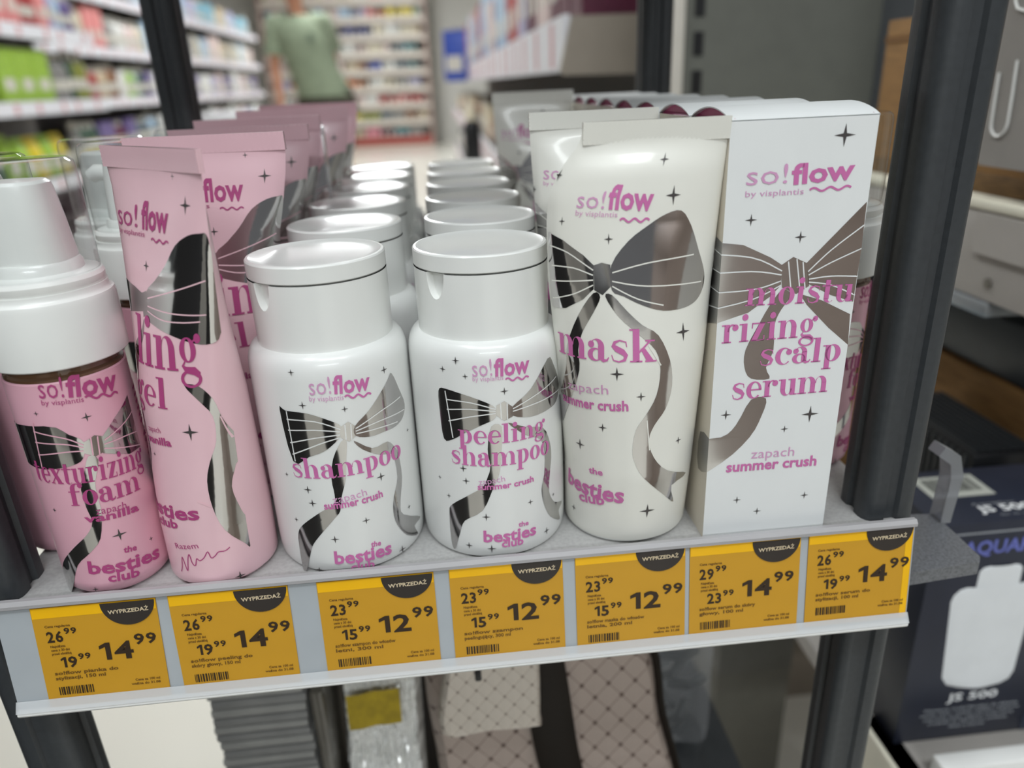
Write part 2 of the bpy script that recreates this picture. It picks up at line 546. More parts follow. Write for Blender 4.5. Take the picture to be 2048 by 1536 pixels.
def artwork(mb, d, surf, ms, du=0.0018, dv=0.006, cuts=()):
    """Print one product design: foil shapes, thin bow lines, stars and lettering. ms = (foil, line, star, text, pale text) material slots."""
    k = 1e-4
    for f in d['F']:
        pts = smooth_path([(a * k, b * k) for a, b in f], 3, True) if len(f) > 8 else [(a * k, b * k) for a, b in f]
        wrap(mb, flat_poly(pts), surf, 0.00010, ms[0], du, dv, cuts)
    for l in d['L']:
        wrap(mb, line2(smooth_path([(a * k, b * k) for a, b in l], 4), 0.00055), surf, 0.00017, ms[1], du, dv, cuts)
    for l in d.get('X', []):
        wrap(mb, line2(smooth_path([(a * k, b * k) for a, b in l], 4), 0.00045), surf, 0.00017, ms[3], du, dv, cuts)
    for u, v, r in d['S']:
        wrap(mb, flat_poly(star(u * k, v * k, r * k)), surf, 0.00012, ms[2], 0.003, 0.003, cuts)
    for txt, kind, u0, v0, u1, v1, h in d['T']:
        u0, v0, u1, v1, h = (q * k for q in (u0, v0, u1, v1, h))
        if kind == 'w':
            n = 26
            pts = [(u0 + (u1 - u0) * i / n, v0 + (v1 - v0) * i / n + 0.35 * h * sin(i / n * 5 * pi)) for i in range(n + 1)]
            wrap(mb, line2(pts, h * 0.42), surf, 0.00020, ms[3], du, dv, cuts)
        else:
            wrap(mb, fit_text(kind, txt, u0, v0, u1, v1, h), surf, 0.00022, ms[4] if kind == 't' else ms[3], du, dv, cuts)

ART = {"box":{"T":[["so!","t",-222,1661,-52,1662,59],["flow","s",-34,1656,229,1666,59],["~","w",46,1630,221,1632,20],["by visplantis","t",-222,1616,22,1615,18],["moistu","d",-187,1158,293,1148,76],["rizing","d",-279,995,149,999,83],["scalp","d",-96,877,272,877,76],["serum","d",-210,722,233,728,79],["zapach","t",-96,415,112,412,37],["summer crush","s",-211,354,227,351,40]],"S":[[168,1836,45],[-189,1522,26],[29,1440,26],[-232,650,26],[166,621,42],[52,555,19],[-146,197,21],[188,191,21],[-41,125,21]],"F":[[[-302,1452],[-213,1421],[-90,1361],[-39,1327],[-34,1240],[-74,1195],[-167,1128],[-296,1054]],[[70,1330],[298,1570],[302,1369],[298,1145],[194,1181],[87,1237]],[[-43,1325],[8,1358],[70,1328],[91,1228],[37,1196],[-29,1229]],[[54,1195],[152,1162],[292,1089],[302,946],[201,1034],[91,1144]],[[-28,1218],[15,1193],[-23,1129],[-45,1063],[-39,948],[-65,867],[-44,813],[-130,820],[-164,875],[-166,957],[-117,1068],[-80,1144]],[[-121,715],[-51,716],[-63,635],[-112,526],[-234,407],[-295,320],[-302,517],[-248,538],[-181,595]]],"L":[[[-302,1396],[-176,1367],[-36,1301]],[[-300,1307],[-171,1307],[-36,1284]],[[-301,1225],[-164,1227],[-36,1258]],[[-298,1137],[-161,1183],[-34,1240]],[[299,1474],[169,1377],[79,1291]],[[302,1376],[176,1324],[83,1276]],[[302,1257],[183,1265],[87,1258]],[[302,1174],[188,1226],[88,1245]],[[-12,1340],[13,1209]],[[24,1348],[53,1206]],[[52,1334],[74,1216]]]},"sh1":{"T":[["so!","t",-43,909,46,909,60],["flow","s",52,908,210,894,60],["~","w",97,885,212,870,20],["by visplantis","t",-49,882,92,874,18],["shampoo","d",-180,512,340,515,67],["zapach","t",-13,385,138,399,28],["summer crush","s",-57,356,210,365,28],["the","s",123,127,171,120,21],["besties","s",-48,66,221,55,51],["club","s",20,19,129,13,33]],"S":[[-82,862,19],[90,830,16],[-110,1010,16],[293,956,19],[-121,453,21],[-109,385,21],[118,271,19],[-31,197,21],[283,40,23],[359,235,14],[-129,27,16],[-224,513,12],[-213,282,14],[212,466,23],[416,613,12]],"F":[[[-198,833],[-168,832],[-68,825],[22,787],[66,753],[56,707],[24,675],[-22,643],[-88,619],[-171,589]],[[125,745],[199,803],[307,904],[336,925],[378,834],[413,746],[382,692],[321,673],[254,675],[183,676],[121,698]],[[66,753],[98,770],[125,743],[124,698],[91,676],[57,702]],[[57,682],[80,678],[66,583],[54,499],[26,414],[11,344],[-16,310],[-86,231],[-139,164],[-165,104],[-212,-12],[-226,31],[-225,129],[-215,209],[-176,264],[-83,337],[-14,380],[-3,430],[-6,506],[13,604]],[[110,677],[188,618],[267,621],[307,574],[324,533],[331,412],[303,292],[314,218],[460,120],[388,113],[414,48],[325,97],[269,184],[255,262],[268,337],[302,426],[287,549],[220,574],[142,627]]],"L":[[[-163,830],[-160,591]],[[-168,792],[-41,787],[62,741]],[[-170,740],[-47,747],[59,730]],[[-170,680],[-52,709],[57,716]],[[-168,624],[-35,680],[53,702]],[[125,731],[246,776],[380,797]],[[124,719],[240,734],[403,725]],[[125,707],[236,702],[341,690]],[[82,759],[79,688]],[[107,759],[102,679]]]},"sh2":{"T":[["so!","t",-77,933,7,935,59],["flow","s",13,932,175,924,59],["~","w",62,910,171,900,18],["by visplantis","t",-78,913,53,911,16],["peeling","d",-162,617,257,605,63],["shampoo","d",-203,507,282,492,67],["zapach","t",-79,407,40,420,23],["summer crush","s",-87,383,180,383,23],["the","s",92,166,144,162,19],["besties","s",-75,104,184,96,46],["club","s",8,70,114,66,30]],"S":[[-148,1003,19],[-214,957,16],[-110,933,14],[55,857,19],[-149,486,19],[-139,423,19],[-236,326,14],[-56,238,21],[-39,65,23],[-147,76,19],[253,81,21],[312,253,12],[159,279,16],[-283,410,12]],"F":[[[-246,850],[-209,867],[-94,840],[2,795],[15,756],[1,729],[-58,702],[-127,666],[-191,625],[-237,621],[-248,749]],[[88,779],[180,841],[291,952],[337,911],[399,790],[361,722],[286,709],[175,710],[89,736]],[[17,794],[53,811],[88,779],[88,733],[49,718],[15,747]],[[-10,696],[36,691],[29,569],[21,494],[9,444],[-19,382],[-70,273],[-159,210],[-190,134],[-226,34],[-243,83],[-241,236],[-219,285],[-124,354],[-63,396],[-38,448],[-24,498],[-31,586]],[[64,706],[147,668],[247,631],[292,542],[301,460],[286,374],[279,283],[324,205],[417,158],[367,138],[378,77],[286,143],[240,233],[226,320],[246,392],[253,494],[229,580],[146,629]]],"L":[[[-210,857],[-188,633]],[[-209,817],[-95,812],[14,778]],[[-208,769],[-97,781],[14,768]],[[-204,714],[-99,745],[13,759]],[[90,769],[192,802],[361,842]],[[89,757],[191,766],[390,768]],[[35,804],[36,727]],[[64,800],[63,723]]]},"foam":{"T":[["so!","t",-8,982,81,975,69],["flow","s",88,974,289,943,68],["~","w",150,955,286,924,21],["by visplantis","t",-8,953,142,939,17],["texturizing","d",-150,602,330,558,72],["foam","d",-14,483,272,462,70],["zapach","t",72,424,190,410,26],["vanilla","s",20,396,240,372,28],["the","s",131,204,185,193,22],["besties","s",-28,135,282,95,49],["club","s",42,80,169,62,33]],"S":[[136,871,21],[-43,916,12],[-103,457,12],[135,298,31],[-21,48,14],[261,206,12],[213,676,9]],"F":[[[-334,823],[-27,860],[57,811],[102,765],[83,695],[44,673],[-18,664],[-134,659],[-322,688]],[[178,772],[240,826],[340,892],[340,841],[340,756],[340,643],[267,642],[159,694]],[[102,765],[145,784],[179,767],[167,700],[129,691],[91,717]],[[103,699],[135,672],[101,574],[95,502],[92,428],[60,304],[5,242],[-70,176],[-145,43],[-245,-61],[-237,56],[-169,165],[-60,270],[12,332],[48,390],[42,467],[42,553],[69,620]]],"L":[[[-71,877],[-95,666]],[[-80,836],[36,799],[98,753]],[[-88,785],[29,772],[95,742]],[[-93,726],[20,736],[92,728]],[[176,749],[283,788],[340,813]],[[172,732],[265,729],[340,717]],[[168,714],[251,682],[340,651]],[[130,780],[121,698]],[[155,776],[145,690]]]},"gel":{"T":[["so!","t",-285,1592,-66,1599,68],["flow","s",-31,1599,167,1597,79],["~","w",45,1561,165,1558,17],["by visplantis","t",-290,1560,-5,1567,16],["ling","d",-105,1044,319,1057,138],["gel","d",-150,872,118,883,88],["zapach","t",-43,755,56,765,19],["vanilla","s",-60,702,113,715,26],["besties","s",-190,352,199,369,50],["club","s",-60,300,89,318,32],["Razem","t",50,205,170,222,22]],"S":[[279,1703,35],[189,1803,14],[3,1455,23],[215,786,40],[-16,650,12],[321,33,26]],"F":[[[0,1351],[67,1404],[138,1469],[207,1551],[289,1593],[359,1603],[383,1598],[388,1534],[388,1413],[388,1309],[388,1247],[388,1203],[377,1170],[313,1166],[181,1192],[57,1222],[-10,1256]],[[-263,1371],[-111,1359],[-31,1341],[-31,1269],[-218,1236]],[[-40,1342],[0,1355],[7,1265],[-29,1245]],[[213,994],[282,990],[341,928],[365,842],[388,757],[388,609],[359,499],[375,391],[388,332],[388,304],[388,256],[388,164],[370,190],[295,292],[261,419],[257,550],[285,644],[327,733],[330,850],[278,924]],[[-60,1180],[-25,1240],[-45,1150],[-110,1040],[-140,900],[-90,760],[-60,640],[-150,480],[-260,380],[-200,560],[-150,680],[-190,800],[-235,950],[-160,1090]]],"L":[[[10,1327],[165,1369],[364,1422]],[[9,1296],[159,1285],[354,1286]],[[7,1276],[126,1251],[323,1259]],[[200,457],[251,426]],[[361,843],[388,731]]],"X":[[[50,80],[62,110],[75,165],[84,120],[92,95],[106,160],[118,185],[124,140],[138,128],[150,165],[163,154],[185,170],[205,199],[215,165],[233,173],[250,190],[278,188],[300,200]]]},"mask":{"T":[["so!","t",-318,1613,-175,1606,52],["flow","s",-160,1606,61,1591,69],["~","w",-95,1559,46,1553,20],["by visplantis","t",-320,1584,-108,1571,16],["mask","d",-455,978,63,961,97],["zapach","t",-392,807,-158,814,34],["summer crush","s",-450,728,-66,736,37],["the","s",-265,388,-189,391,25],["besties","s",-430,262,-83,250,66],["club","s",-323,203,-173,226,41]],"S":[[87,1781,26],[-478,1738,23],[163,1644,40],[-146,1486,23],[-395,1560,19],[211,1073,42],[-118,911,33],[-9,801,23],[-188,645,23],[-319,529,31],[193,547,21],[34,197,40],[-369,132,21]],"F":[[[-481,1514],[-387,1484],[-272,1424],[-217,1382],[-215,1283],[-271,1239],[-378,1194],[-480,1187]],[[-132,1381],[-53,1475],[42,1533],[127,1572],[209,1581],[265,1519],[315,1413],[364,1312],[355,1248],[302,1200],[217,1178],[108,1178],[13,1207],[-76,1251],[-128,1278]],[[-217,1382],[-178,1392],[-137,1383],[-126,1299],[-172,1258],[-212,1279]],[[-218,1266],[-184,1249],[-221,1182],[-284,1091],[-312,1009],[-310,914],[-374,763],[-490,588],[-490,730],[-408,895],[-384,1022],[-302,1168]],[[-160,1253],[-127,1257],[-61,1187],[5,1124],[78,1074],[131,957],[144,836],[113,732],[55,655],[29,583],[54,489],[127,406],[281,333],[162,312],[187,206],[120,269],[4,390],[-38,472],[-48,537],[-32,638],[14,709],[64,801],[82,917],[61,1010],[-15,1086],[-103,1167]]],"L":[[[-471,1459],[-356,1433],[-219,1362]],[[-461,1375],[-326,1371],[-219,1341]],[[-463,1309],[-325,1315],[-218,1321]],[[-465,1230],[-326,1259],[-218,1300]],[[-127,1350],[41,1383],[282,1399]],[[-127,1315],[40,1287],[340,1278]],[[-126,1294],[-8,1235],[109,1201]],[[29,1035],[84,940]],[[19,684],[32,531]]]}}
# ------------------------------------------------------------------ setting
FLOOR = -SZ
floor_m = mat('pale_floor_tile', (228, 224, 214), 0.18, var=0.02, scale=3)
ceil_m = mat('ceiling_white', (225, 225, 222), 0.8, var=0.02)
wall_m = mat('pale_wall', (205, 203, 198), 0.7, var=0.02)
dark_wall_m = mat('dim_wall', (168, 166, 162), 0.7, var=0.04)
struct(MB().box(-6, 5, -4, 14.2, FLOOR - 0.05, FLOOR).build('floor', floor_m), 'pale glossy shop floor')
struct(MB().box(-6, 5, -1.0, 14.2, CEIL, CEIL + 0.05).build('ceiling', ceil_m), 'white shop ceiling')
struct(MB().box(-6, 5, 13.95, 14.2, FLOOR, CEIL).build('wall_back', wall_m), 'far end wall of the shop')
struct(MB().box(-6.1, -6, -1.0, 14.2, FLOOR, CEIL).build('wall_left', wall_m), 'left wall of the shop')
struct(MB().box(5, 5.1, -1.0, 14.2, FLOOR, CEIL).build('wall_right', wall_m), 'right wall of the shop')

struct(MB().box(-6, -0.1, -2.1, -2.0, FLOOR, 0.5).build('added_wall_front', dark_wall_m), 'dim low wall added behind the viewer for the foil to reflect')  # low partial wall added out of view to show in the foil bows

ds = thing('added_charcoal_stand', (-0.85, -0.15, FLOOR), 'unseen charcoal stand added left of the rack for the foil to reflect', 'stand')  # added out of view so the left foil wings reflect something dark
TAUPES = mat('taupe_laminate', (188, 172, 164), 0.5, var=0.05)
DARKS = mat('charcoal_laminate', (38, 38, 40), 0.5, var=0.05)
MB().box(-0.38, 0.38, -0.35, 0.33, 0, 1.02, r=0.006).build('stand_body', DARKS, ds)
MB().box(-0.40, 0.40, -0.37, 0.35, 1.02, 1.05, r=0.006).build('stand_top', DARKS, ds)
ds = thing('added_taupe_stand', (0.62, -0.80, FLOOR), 'unseen taupe stand added in front at the right for the foil to reflect', 'stand')  # added out of view; its taupe shows in the carton bow's reflection
MB().box(-0.14, 0.14, -0.17, 0.17, 0, 0.80, r=0.006).build('stand_body', TAUPES, ds)
MB().box(-0.15, 0.15, -0.18, 0.18, 0.80, 0.83, r=0.006).build('stand_top', TAUPES, ds)
lbn = thing('added_dark_bin', (-0.14, -0.80, FLOOR), 'unseen slim dark bin added in front of the rack for the foil to reflect', 'bin')  # dark upright shape added out of view as a stripe in the foil
MB().lathe([(0, 0), (0.11, 0), (0.12, 0.01), (0.125, 0.70), (0, 0.70)], 32).build('bin_body', DARKS, lbn)
MB().lathe([(0, 0.70), (0.13, 0.70), (0.13, 0.73), (0.11, 0.75), (0, 0.755)], 32).build('bin_lid', DARKS, lbn)

def ceiling_light(x, y, sx, sy):
    t = thing('ceiling_light', (x, y, CEIL - 0.05), 'flat white ceiling light panel above the aisle', 'light', 'ceiling lights of the shop')
    MB().box(-sx / 2 - 0.02, sx / 2 + 0.02, -sy / 2 - 0.02, sy / 2 + 0.02, 0, 0.05).build('housing', WHITE, t)
    MB().box(-sx / 2, sx / 2, -sy / 2, sy / 2, -0.005, 0.004).build('diffuser', MATS.setdefault('lit_diffuser', glow('lit_diffuser', (1, 0.98, 0.95), 6.0)), t)
ceiling_light(-0.7, 2.6, 0.5, 2.2)
ceiling_light(-0.7, 6.2, 0.5, 2.4)
ceiling_light(-0.7, 10.4, 0.5, 2.4)

# ------------------------------------------------------------------ the display rack
rack = thing('display_rack', (0, 0, FLOOR), 'dark grey four-post display rack carrying the hair care shelf', 'display rack')
def post_outline(w, d, r=0.006, g=0.0035):
    """Rounded square tube with a shallow groove down each face."""
    pts = []
    def corner(cx, cy, a):
        for k in range(5):
            t = radians(a + 90 * k / 4)
            pts.append((cx + r * cos(t), cy + r * sin(t)))
    hw, hd = w / 2, d / 2
    corner(hw - r, hd - r, 0); pts += [(g, hd), (g * 0.6, hd - 0.002), (-g * 0.6, hd - 0.002), (-g, hd)]
    corner(-hw + r, hd - r, 90); pts += [(-hw, g), (-hw + 0.002, g * 0.6), (-hw + 0.002, -g * 0.6), (-hw, -g)]
    corner(-hw + r, -hd + r, 180); pts += [(-g, -hd), (-g * 0.6, -hd + 0.002), (g * 0.6, -hd + 0.002), (g, -hd)]
    corner(hw - r, -hd + r, 270); pts += [(hw, -g), (hw - 0.002, -g * 0.6), (hw - 0.002, g * 0.6), (hw, g)]
    return pts
for px, py in ((-0.2178, 0.0185), (0.2075, 0.0200), (-0.2128, 0.395), (0.1895, 0.395)):
    o = MB().prism([(a + px, b + py) for a, b in post_outline(0.027, 0.027)], 'z', 0, 1.55).build('post', POST, rack)
def board(z, t, front=0.0):
    return MB().box(-0.2145, 0.2155, front, 0.43, z - t - FLOOR, z - FLOOR, r=0.002)
# shelf boards are notched round the posts only out of sight; the front lip is a rounded bead
b = board(0, 0.014, 0.0015)
b.build('shelf_board', SHELF, rack)['label'] = 'speckled grey shelf under the products'
board(-0.335, 0.016).build('lower_shelf', POST, rack)['label'] = 'dark lower shelf under the bags'
board(0.375, 0.016, 0.006).build('upper_shelf', POST, rack)

# frosted plastic end piece sticking out to the right of the front post
pl = thing('plastic_end_bracket', (0.222, 0.0, -0.035), 'frosted grey plastic bracket sticking out right of the front post', 'bracket')
MB().prism([(0.0, 0.008), (0.044, 0.012), (0.047, 0.016), (0.049, 0.058), (0.0, 0.064)], 'z', -0.008, 0.0).build('plate', mat('speckled_grey_plastic', (112, 114, 118), 0.3, var=0.2, scale=700), pl)
MB().prism([(0.046, 0.0), (0.052, 0.0), (0.054, 0.030), (0.050, 0.043), (0.040, 0.049), (0.037, 0.044), (0.045, 0.038), (0.047, 0.028)], 'y', 0.048, 0.058).build('upright_fin', TRAYM, pl)

# price rail on the front edge: plane leans 7 degrees back, w runs down its face from the shelf edge
TILT = radians(7)
def strip_pt(x, w, off):
    return (x, -w * sin(TILT) - off * cos(TILT), -w * cos(TILT) + off * sin(TILT))
def strip_box(mb, x0, x1, w0, w1, o0, o1, m=0):
    vs = [strip_pt(x, w, o) for o in (o0, o1) for w in (w0, w1) for x in (x0, x1)]
    return mb.add(vs, [(0, 1, 3, 2), (4, 6, 7, 5), (0, 4, 5, 1), (2, 3, 7, 6), (0, 2, 6, 4), (1, 5, 7, 3)], m)
rail = thing('price_rail', (0, 0, 0), 'long grey white price rail clipped along the shelf front', 'price rail')
strip_box(MB(), -0.2125, 0.2155, 0.0, 0.0535, 0.0, 0.0015).build('rail_back', RAIL, rail)
mb = MB()
prof = [(0.0508, 0.0005), (0.0508, 0.0026), (0.0518, 0.0036), (0.0530, 0.0038), (0.0541, 0.0030), (0.0545, 0.0015), (0.0540, 0.0)]
mb.loft([[strip_pt(x, w, o) for w, o in prof] for x in (-0.2125, 0.2155)])
mb.build('lower_lip', RAILW, rail)['label'] = 'white rolled lower lip of the rail'
prof = [(-0.0046, 0.0), (-0.0046, 0.0024), (-0.0028, 0.0036), (-0.0012, 0.0034), (-0.0010, 0.0018), (0.0, 0.0)]
MB().loft([[strip_pt(x, w, o) for w, o in prof] for x in (-0.2125, 0.2155)]).build('upper_lip', mat('grey_rail_lip', (172, 170, 172), 0.3, var=0.02), rail)['label'] = 'grey upper lip of the rail'
MB().loft([[strip_pt(x, w, o) for w, o in [(0.0462, 0.0024), (0.0512, 0.0046), (0.0516, 0.0042), (0.0466, 0.0022)]] for x in (-0.2125, 0.2155)]).build('clear_cover', clear('milky_strip', (0.97, 0.97, 0.97), 1.0, 0.1, 0.42), rail)['label'] = 'clear strip over the foot of the tags'

# ------------------------------------------------------------------ price tags
TAGS = [(-0.1969, -0.1428, -0.0002, 0.0510, -1.6, '26', '99', '19', '99', '14', '99', ['so!flow pianka do', 'stylizacji, 150 ml'], 'leftmost tag, under the pink foam pump'),
        (-0.1376, -0.0845, -0.0003, 0.0515, 0, '26', '99', '19', '99', '14', '99', ['so!flow peeling do', 'skóry głowy, 150 ml'], 'tag under the front pink tube'),
        (-0.0716, -0.0182, -0.0002, 0.0511, 0, '23', '99', '15', '99', '12', '99', ['so!flow szampon do włosów', 'letni, 300 ml'], 'tag under the shampoo bottle'),
        (-0.0112, 0.0420, -0.0013, 0.0513, 0, '23', '99', '15', '99', '12', '99', ['so!flow szampon', 'peelingujący, 300 ml'], 'tag under the peeling shampoo bottle'),
        (0.0479, 0.1010, -0.0018, 0.0516, 0, '23', '99', '15', '99', '12', '99', ['so!flow maska do włosów', 'letnia, 200 ml'], 'tag under the ivory mask tube'),
        (0.1032, 0.1578, -0.0008, 0.0508, 0, '29', '99', '23', '99', '14', '99', ['so!flow serum do skóry', 'głowy, 100 ml'], 'tag under the gap beside the serum box'),
        (0.1618, 0.2146, -0.0012, 0.0492, 0, '26', '99', '19', '99', '14', '99', ['so!flow serum do', 'stylizacji, 100 ml'], 'rightmost tag, in front of the post')]
for i, (x0, x1, w0, w1, skew, a, ac, b_, bc, c, cc, desc, where) in enumerate(TAGS):
    W, H = x1 - x0, w1 - w0
    t = thing('price_tag', (x0, 0, 0), '', 'price tag', 'yellow sale tags in the rail')
    t['label'] = 'yellow %s %s sale price %s' % (c, cc, where)
    sk = math.tan(radians(skew)) * -1
    S = lambda u, v, off: strip_pt(u - (v * sk), w0 + v, 0.0017 + off)      # u right, v down the tag
    Up = lambda u, v, off: S(u, H - v, off)                                 # v up from the tag foot
    mb = MB()
    vs = [S(u, v, o) for o in (0, 0.0004) for v in (0, H) for u in (0, W)]
    mb.add(vs, [(0, 1, 3, 2), (4, 6, 7, 5), (0, 4, 5, 1), (2, 3, 7, 6), (0, 2, 6, 4), (1, 5, 7, 3)], 0)
    o = 0.0005
    def put(art, m, off=o):
        wrap(mb, art, Up, off, m, 0, 0)
    def rect(u0, v0, u1, v1):
        return [(u0, v0), (u1, v0), (u1, v1), (u0, v1)], [(0, 1, 2, 3)]
    put(rect(0.0003, H - 0.0052, W - 0.0003, H - 0.0002), 1)
    if i == 6:
        put(rect(W - 0.0036, 0.0005, W - 0.0003, H - 0.0048), 1)
    def txt(s, u, v, w, h, m=2, kind='b'):
        put(fit_text(kind, s, u, v, u + w, v, h), m, 0.00062)
    txt(c, 0.0262, 0.0222, 0.0148, 0.0066, 2, 'p')
    txt(cc, 0.0420, 0.0289, 0.0098, 0.0039, 2, 'p')
    txt(a, 0.0048, 0.0338, 0.0070, 0.0040, 2, 'p')
    txt(ac, 0.0126, 0.0375, 0.0054, 0.0022, 2, 'p')
    txt(b_, 0.0088, 0.0204, 0.0070, 0.0040, 2, 'p')
    txt(bc, 0.0166, 0.0240, 0.0054, 0.0022, 2, 'p')
    txt('Cena regularna', 0.0048, 0.0412, 0.0110, 0.0009, 3)
    for k, s in enumerate(['Najniższa', 'cena z 30 dni', 'przed obniżką']):
        txt(s, 0.0056, 0.0310 - 0.0019 * k, (0.0065, 0.0080, 0.0085)[k], 0.0009, 3)
    txt(desc[0], 0.0050, 0.0168, 0.0280, 0.0013, 3)
    txt(desc[1], 0.0050, 0.0142, 0.0220, 0.0013, 3)
    txt('Cena za 100 ml', 0.0395, 0.0098, 0.0110, 0.0009, 3)
    txt('ważna do 31.08', 0.0375, 0.0078, 0.0130, 0.0009, 3)
    random.seed(50 + i)
    u = 0.0055
    while u < 0.0205:
        w = random.choice((0.0003, 0.0005, 0.0008))
        put(rect(u, 0.0062, u + w, 0.0104), 2, 0.0006)
        u += w + random.choice((0.0003, 0.0005))
    mb.build('tag_card', [YEL, YEL2, INK, INK2], t)
    bd = MB()
    R_ = 0.0118
    cu = W - 0.0005 - R_
    arc = [(cu + R_ * cos(t_), H - 0.0004 + R_ * 0.98 * sin(t_)) for t_ in [pi + pi * k / 24 for k in range(25)]]
    wrap(bd, flat_poly(arc), Up, 0.0008, 0, 0, 0)
    wrap(bd, fit_text('b', 'WYPRZEDAŻ', cu - 0.0088, H - 0.0058, cu + 0.0088, H - 0.0054, 0.0014), Up, 0.00092, 1, 0, 0)
    bd.build('sale_badge', [BADGE, CREAM], t)['label'] = 'dark half-round badge reading WYPRZEDAŻ'

# ------------------------------------------------------------------ shampoo bottles
def cyl_surf(r):
    return lambda u, v, off: ((r + off) * sin(u / r), -(r + off) * cos(u / r), v)
R_B = 0.0355
def shampoo(name, loc, label, art, rz=0.0, notch=-52):
    t = thing(name, loc, label, 'bottle')
    t.rotation_euler = (0, 0, rz)
    mb = MB()
    mb.lathe([(0, 0.0012), (0.024, 0.0008), (0.028, 0), (0.0322, 0.0003), (0.0340, 0.0012), (0.0350, 0.0032), (0.0354, 0.0070), (R_B, 0.012), (R_B, 0.0965), (0.0352, 0.1000), (0.0344, 0.1032), (0.0330, 0.1055), (0.0316, 0.1066), (0.0300, 0.1070), (0, 0.1070)], 96, 0)
    artwork(mb, art, cyl_surf(R_B + 0.00005), (1, 0, 2, 3, 4))
    mb.build('bottle_body', [WHITE_LABEL, FOIL, STARC, ROSE, LILAC], t)
    rc = 0.0298
    S = cyl_surf(rc)
    a0 = radians(notch) * rc
    half, ztop, zb = 0.0050, 0.1355, 0.1066
    bite = [(a0 + half * cos(q), ztop - 0.0112 * sin(q)) for q in [pi * k / 18 for k in range(19)]]
    cm = MB()
    outline = [(-pi * rc, ztop), (-pi * rc, zb), (pi * rc, zb), (pi * rc, ztop)] + bite
    wrap(cm, flat_poly(outline), S, 0.0, 0, 0.0016, 0.006)
    cm.lathe([(rc - 0.0005, 0.1357), (rc - 0.0045, 0.1357), (0, 0.1357)], 96, 0)
    # the thumb notch: walls running in from the bite to a sunken floor
    wall = [[S(u, v, 0.0) for u, v in bite], [S(u, v, -0.0032) for u, v in bite]]
    k0 = len(cm.v)
    cm.add(wall[0] + wall[1], [(i, i + 1, 20 + i - 1 + 1, 19 + i) for i in range(18)], 0)
    wrap(cm, flat_poly(bite), S, -0.0032, 0, 0.0016, 0)
    cap = cm.build('cap', WHITE, t)
    lid = MB().lathe([(0, 0.1360), (rc - 0.0004, 0.1360), (rc, 0.1364), (rc, 0.1428), (rc - 0.0005, 0.1434), (rc - 0.0016, 0.1436), (rc - 0.0026, 0.1432), (rc - 0.0060, 0.1424), (0, 0.1424)], 96).build('flip_lid', WHITE, cap)
    return t

sh1 = shampoo('shampoo_bottle', (-0.058, 0.0380, 0), 'white shampoo bottle lettered only "shampoo", front row', ART['sh1'], 0, -43)
sh2 = shampoo('shampoo_bottle', (0.0135, 0.0388, 0), 'white bottle lettered "peeling shampoo", front row', ART['sh2'], 0, -44)
ORD = ['second', 'third', 'fourth', 'fifth', 'sixth', 'seventh', 'eighth', 'ninth', 'tenth']
for k, (x, y) in enumerate([(-0.0536, 0.112), (-0.0536, 0.184), (-0.0536, 0.256), (-0.0536, 0.3275), (-0.0536, 0.3990)]):
    dup(sh1, (x, y, 0), radians(random.uniform(-70, 70)), 'white capped bottle, %s in the column behind the front shampoo' % ORD[k], 'shampoo bottles queued on the shelf')
for k, (x, y) in enumerate([(0.0178, 0.113), (0.0178, 0.185), (0.0178, 0.257), (0.0178, 0.3285), (0.0178, 0.4000)]):
    dup(sh2, (x, y, 0), radians(random.uniform(-70, 70)), 'white capped bottle, %s in the column behind the peeling shampoo' % ORD[k], 'peeling shampoo bottles queued on the shelf')
sh1['group'] = 'shampoo bottles queued on the shelf'
sh2['group'] = 'peeling shampoo bottles queued on the shelf'

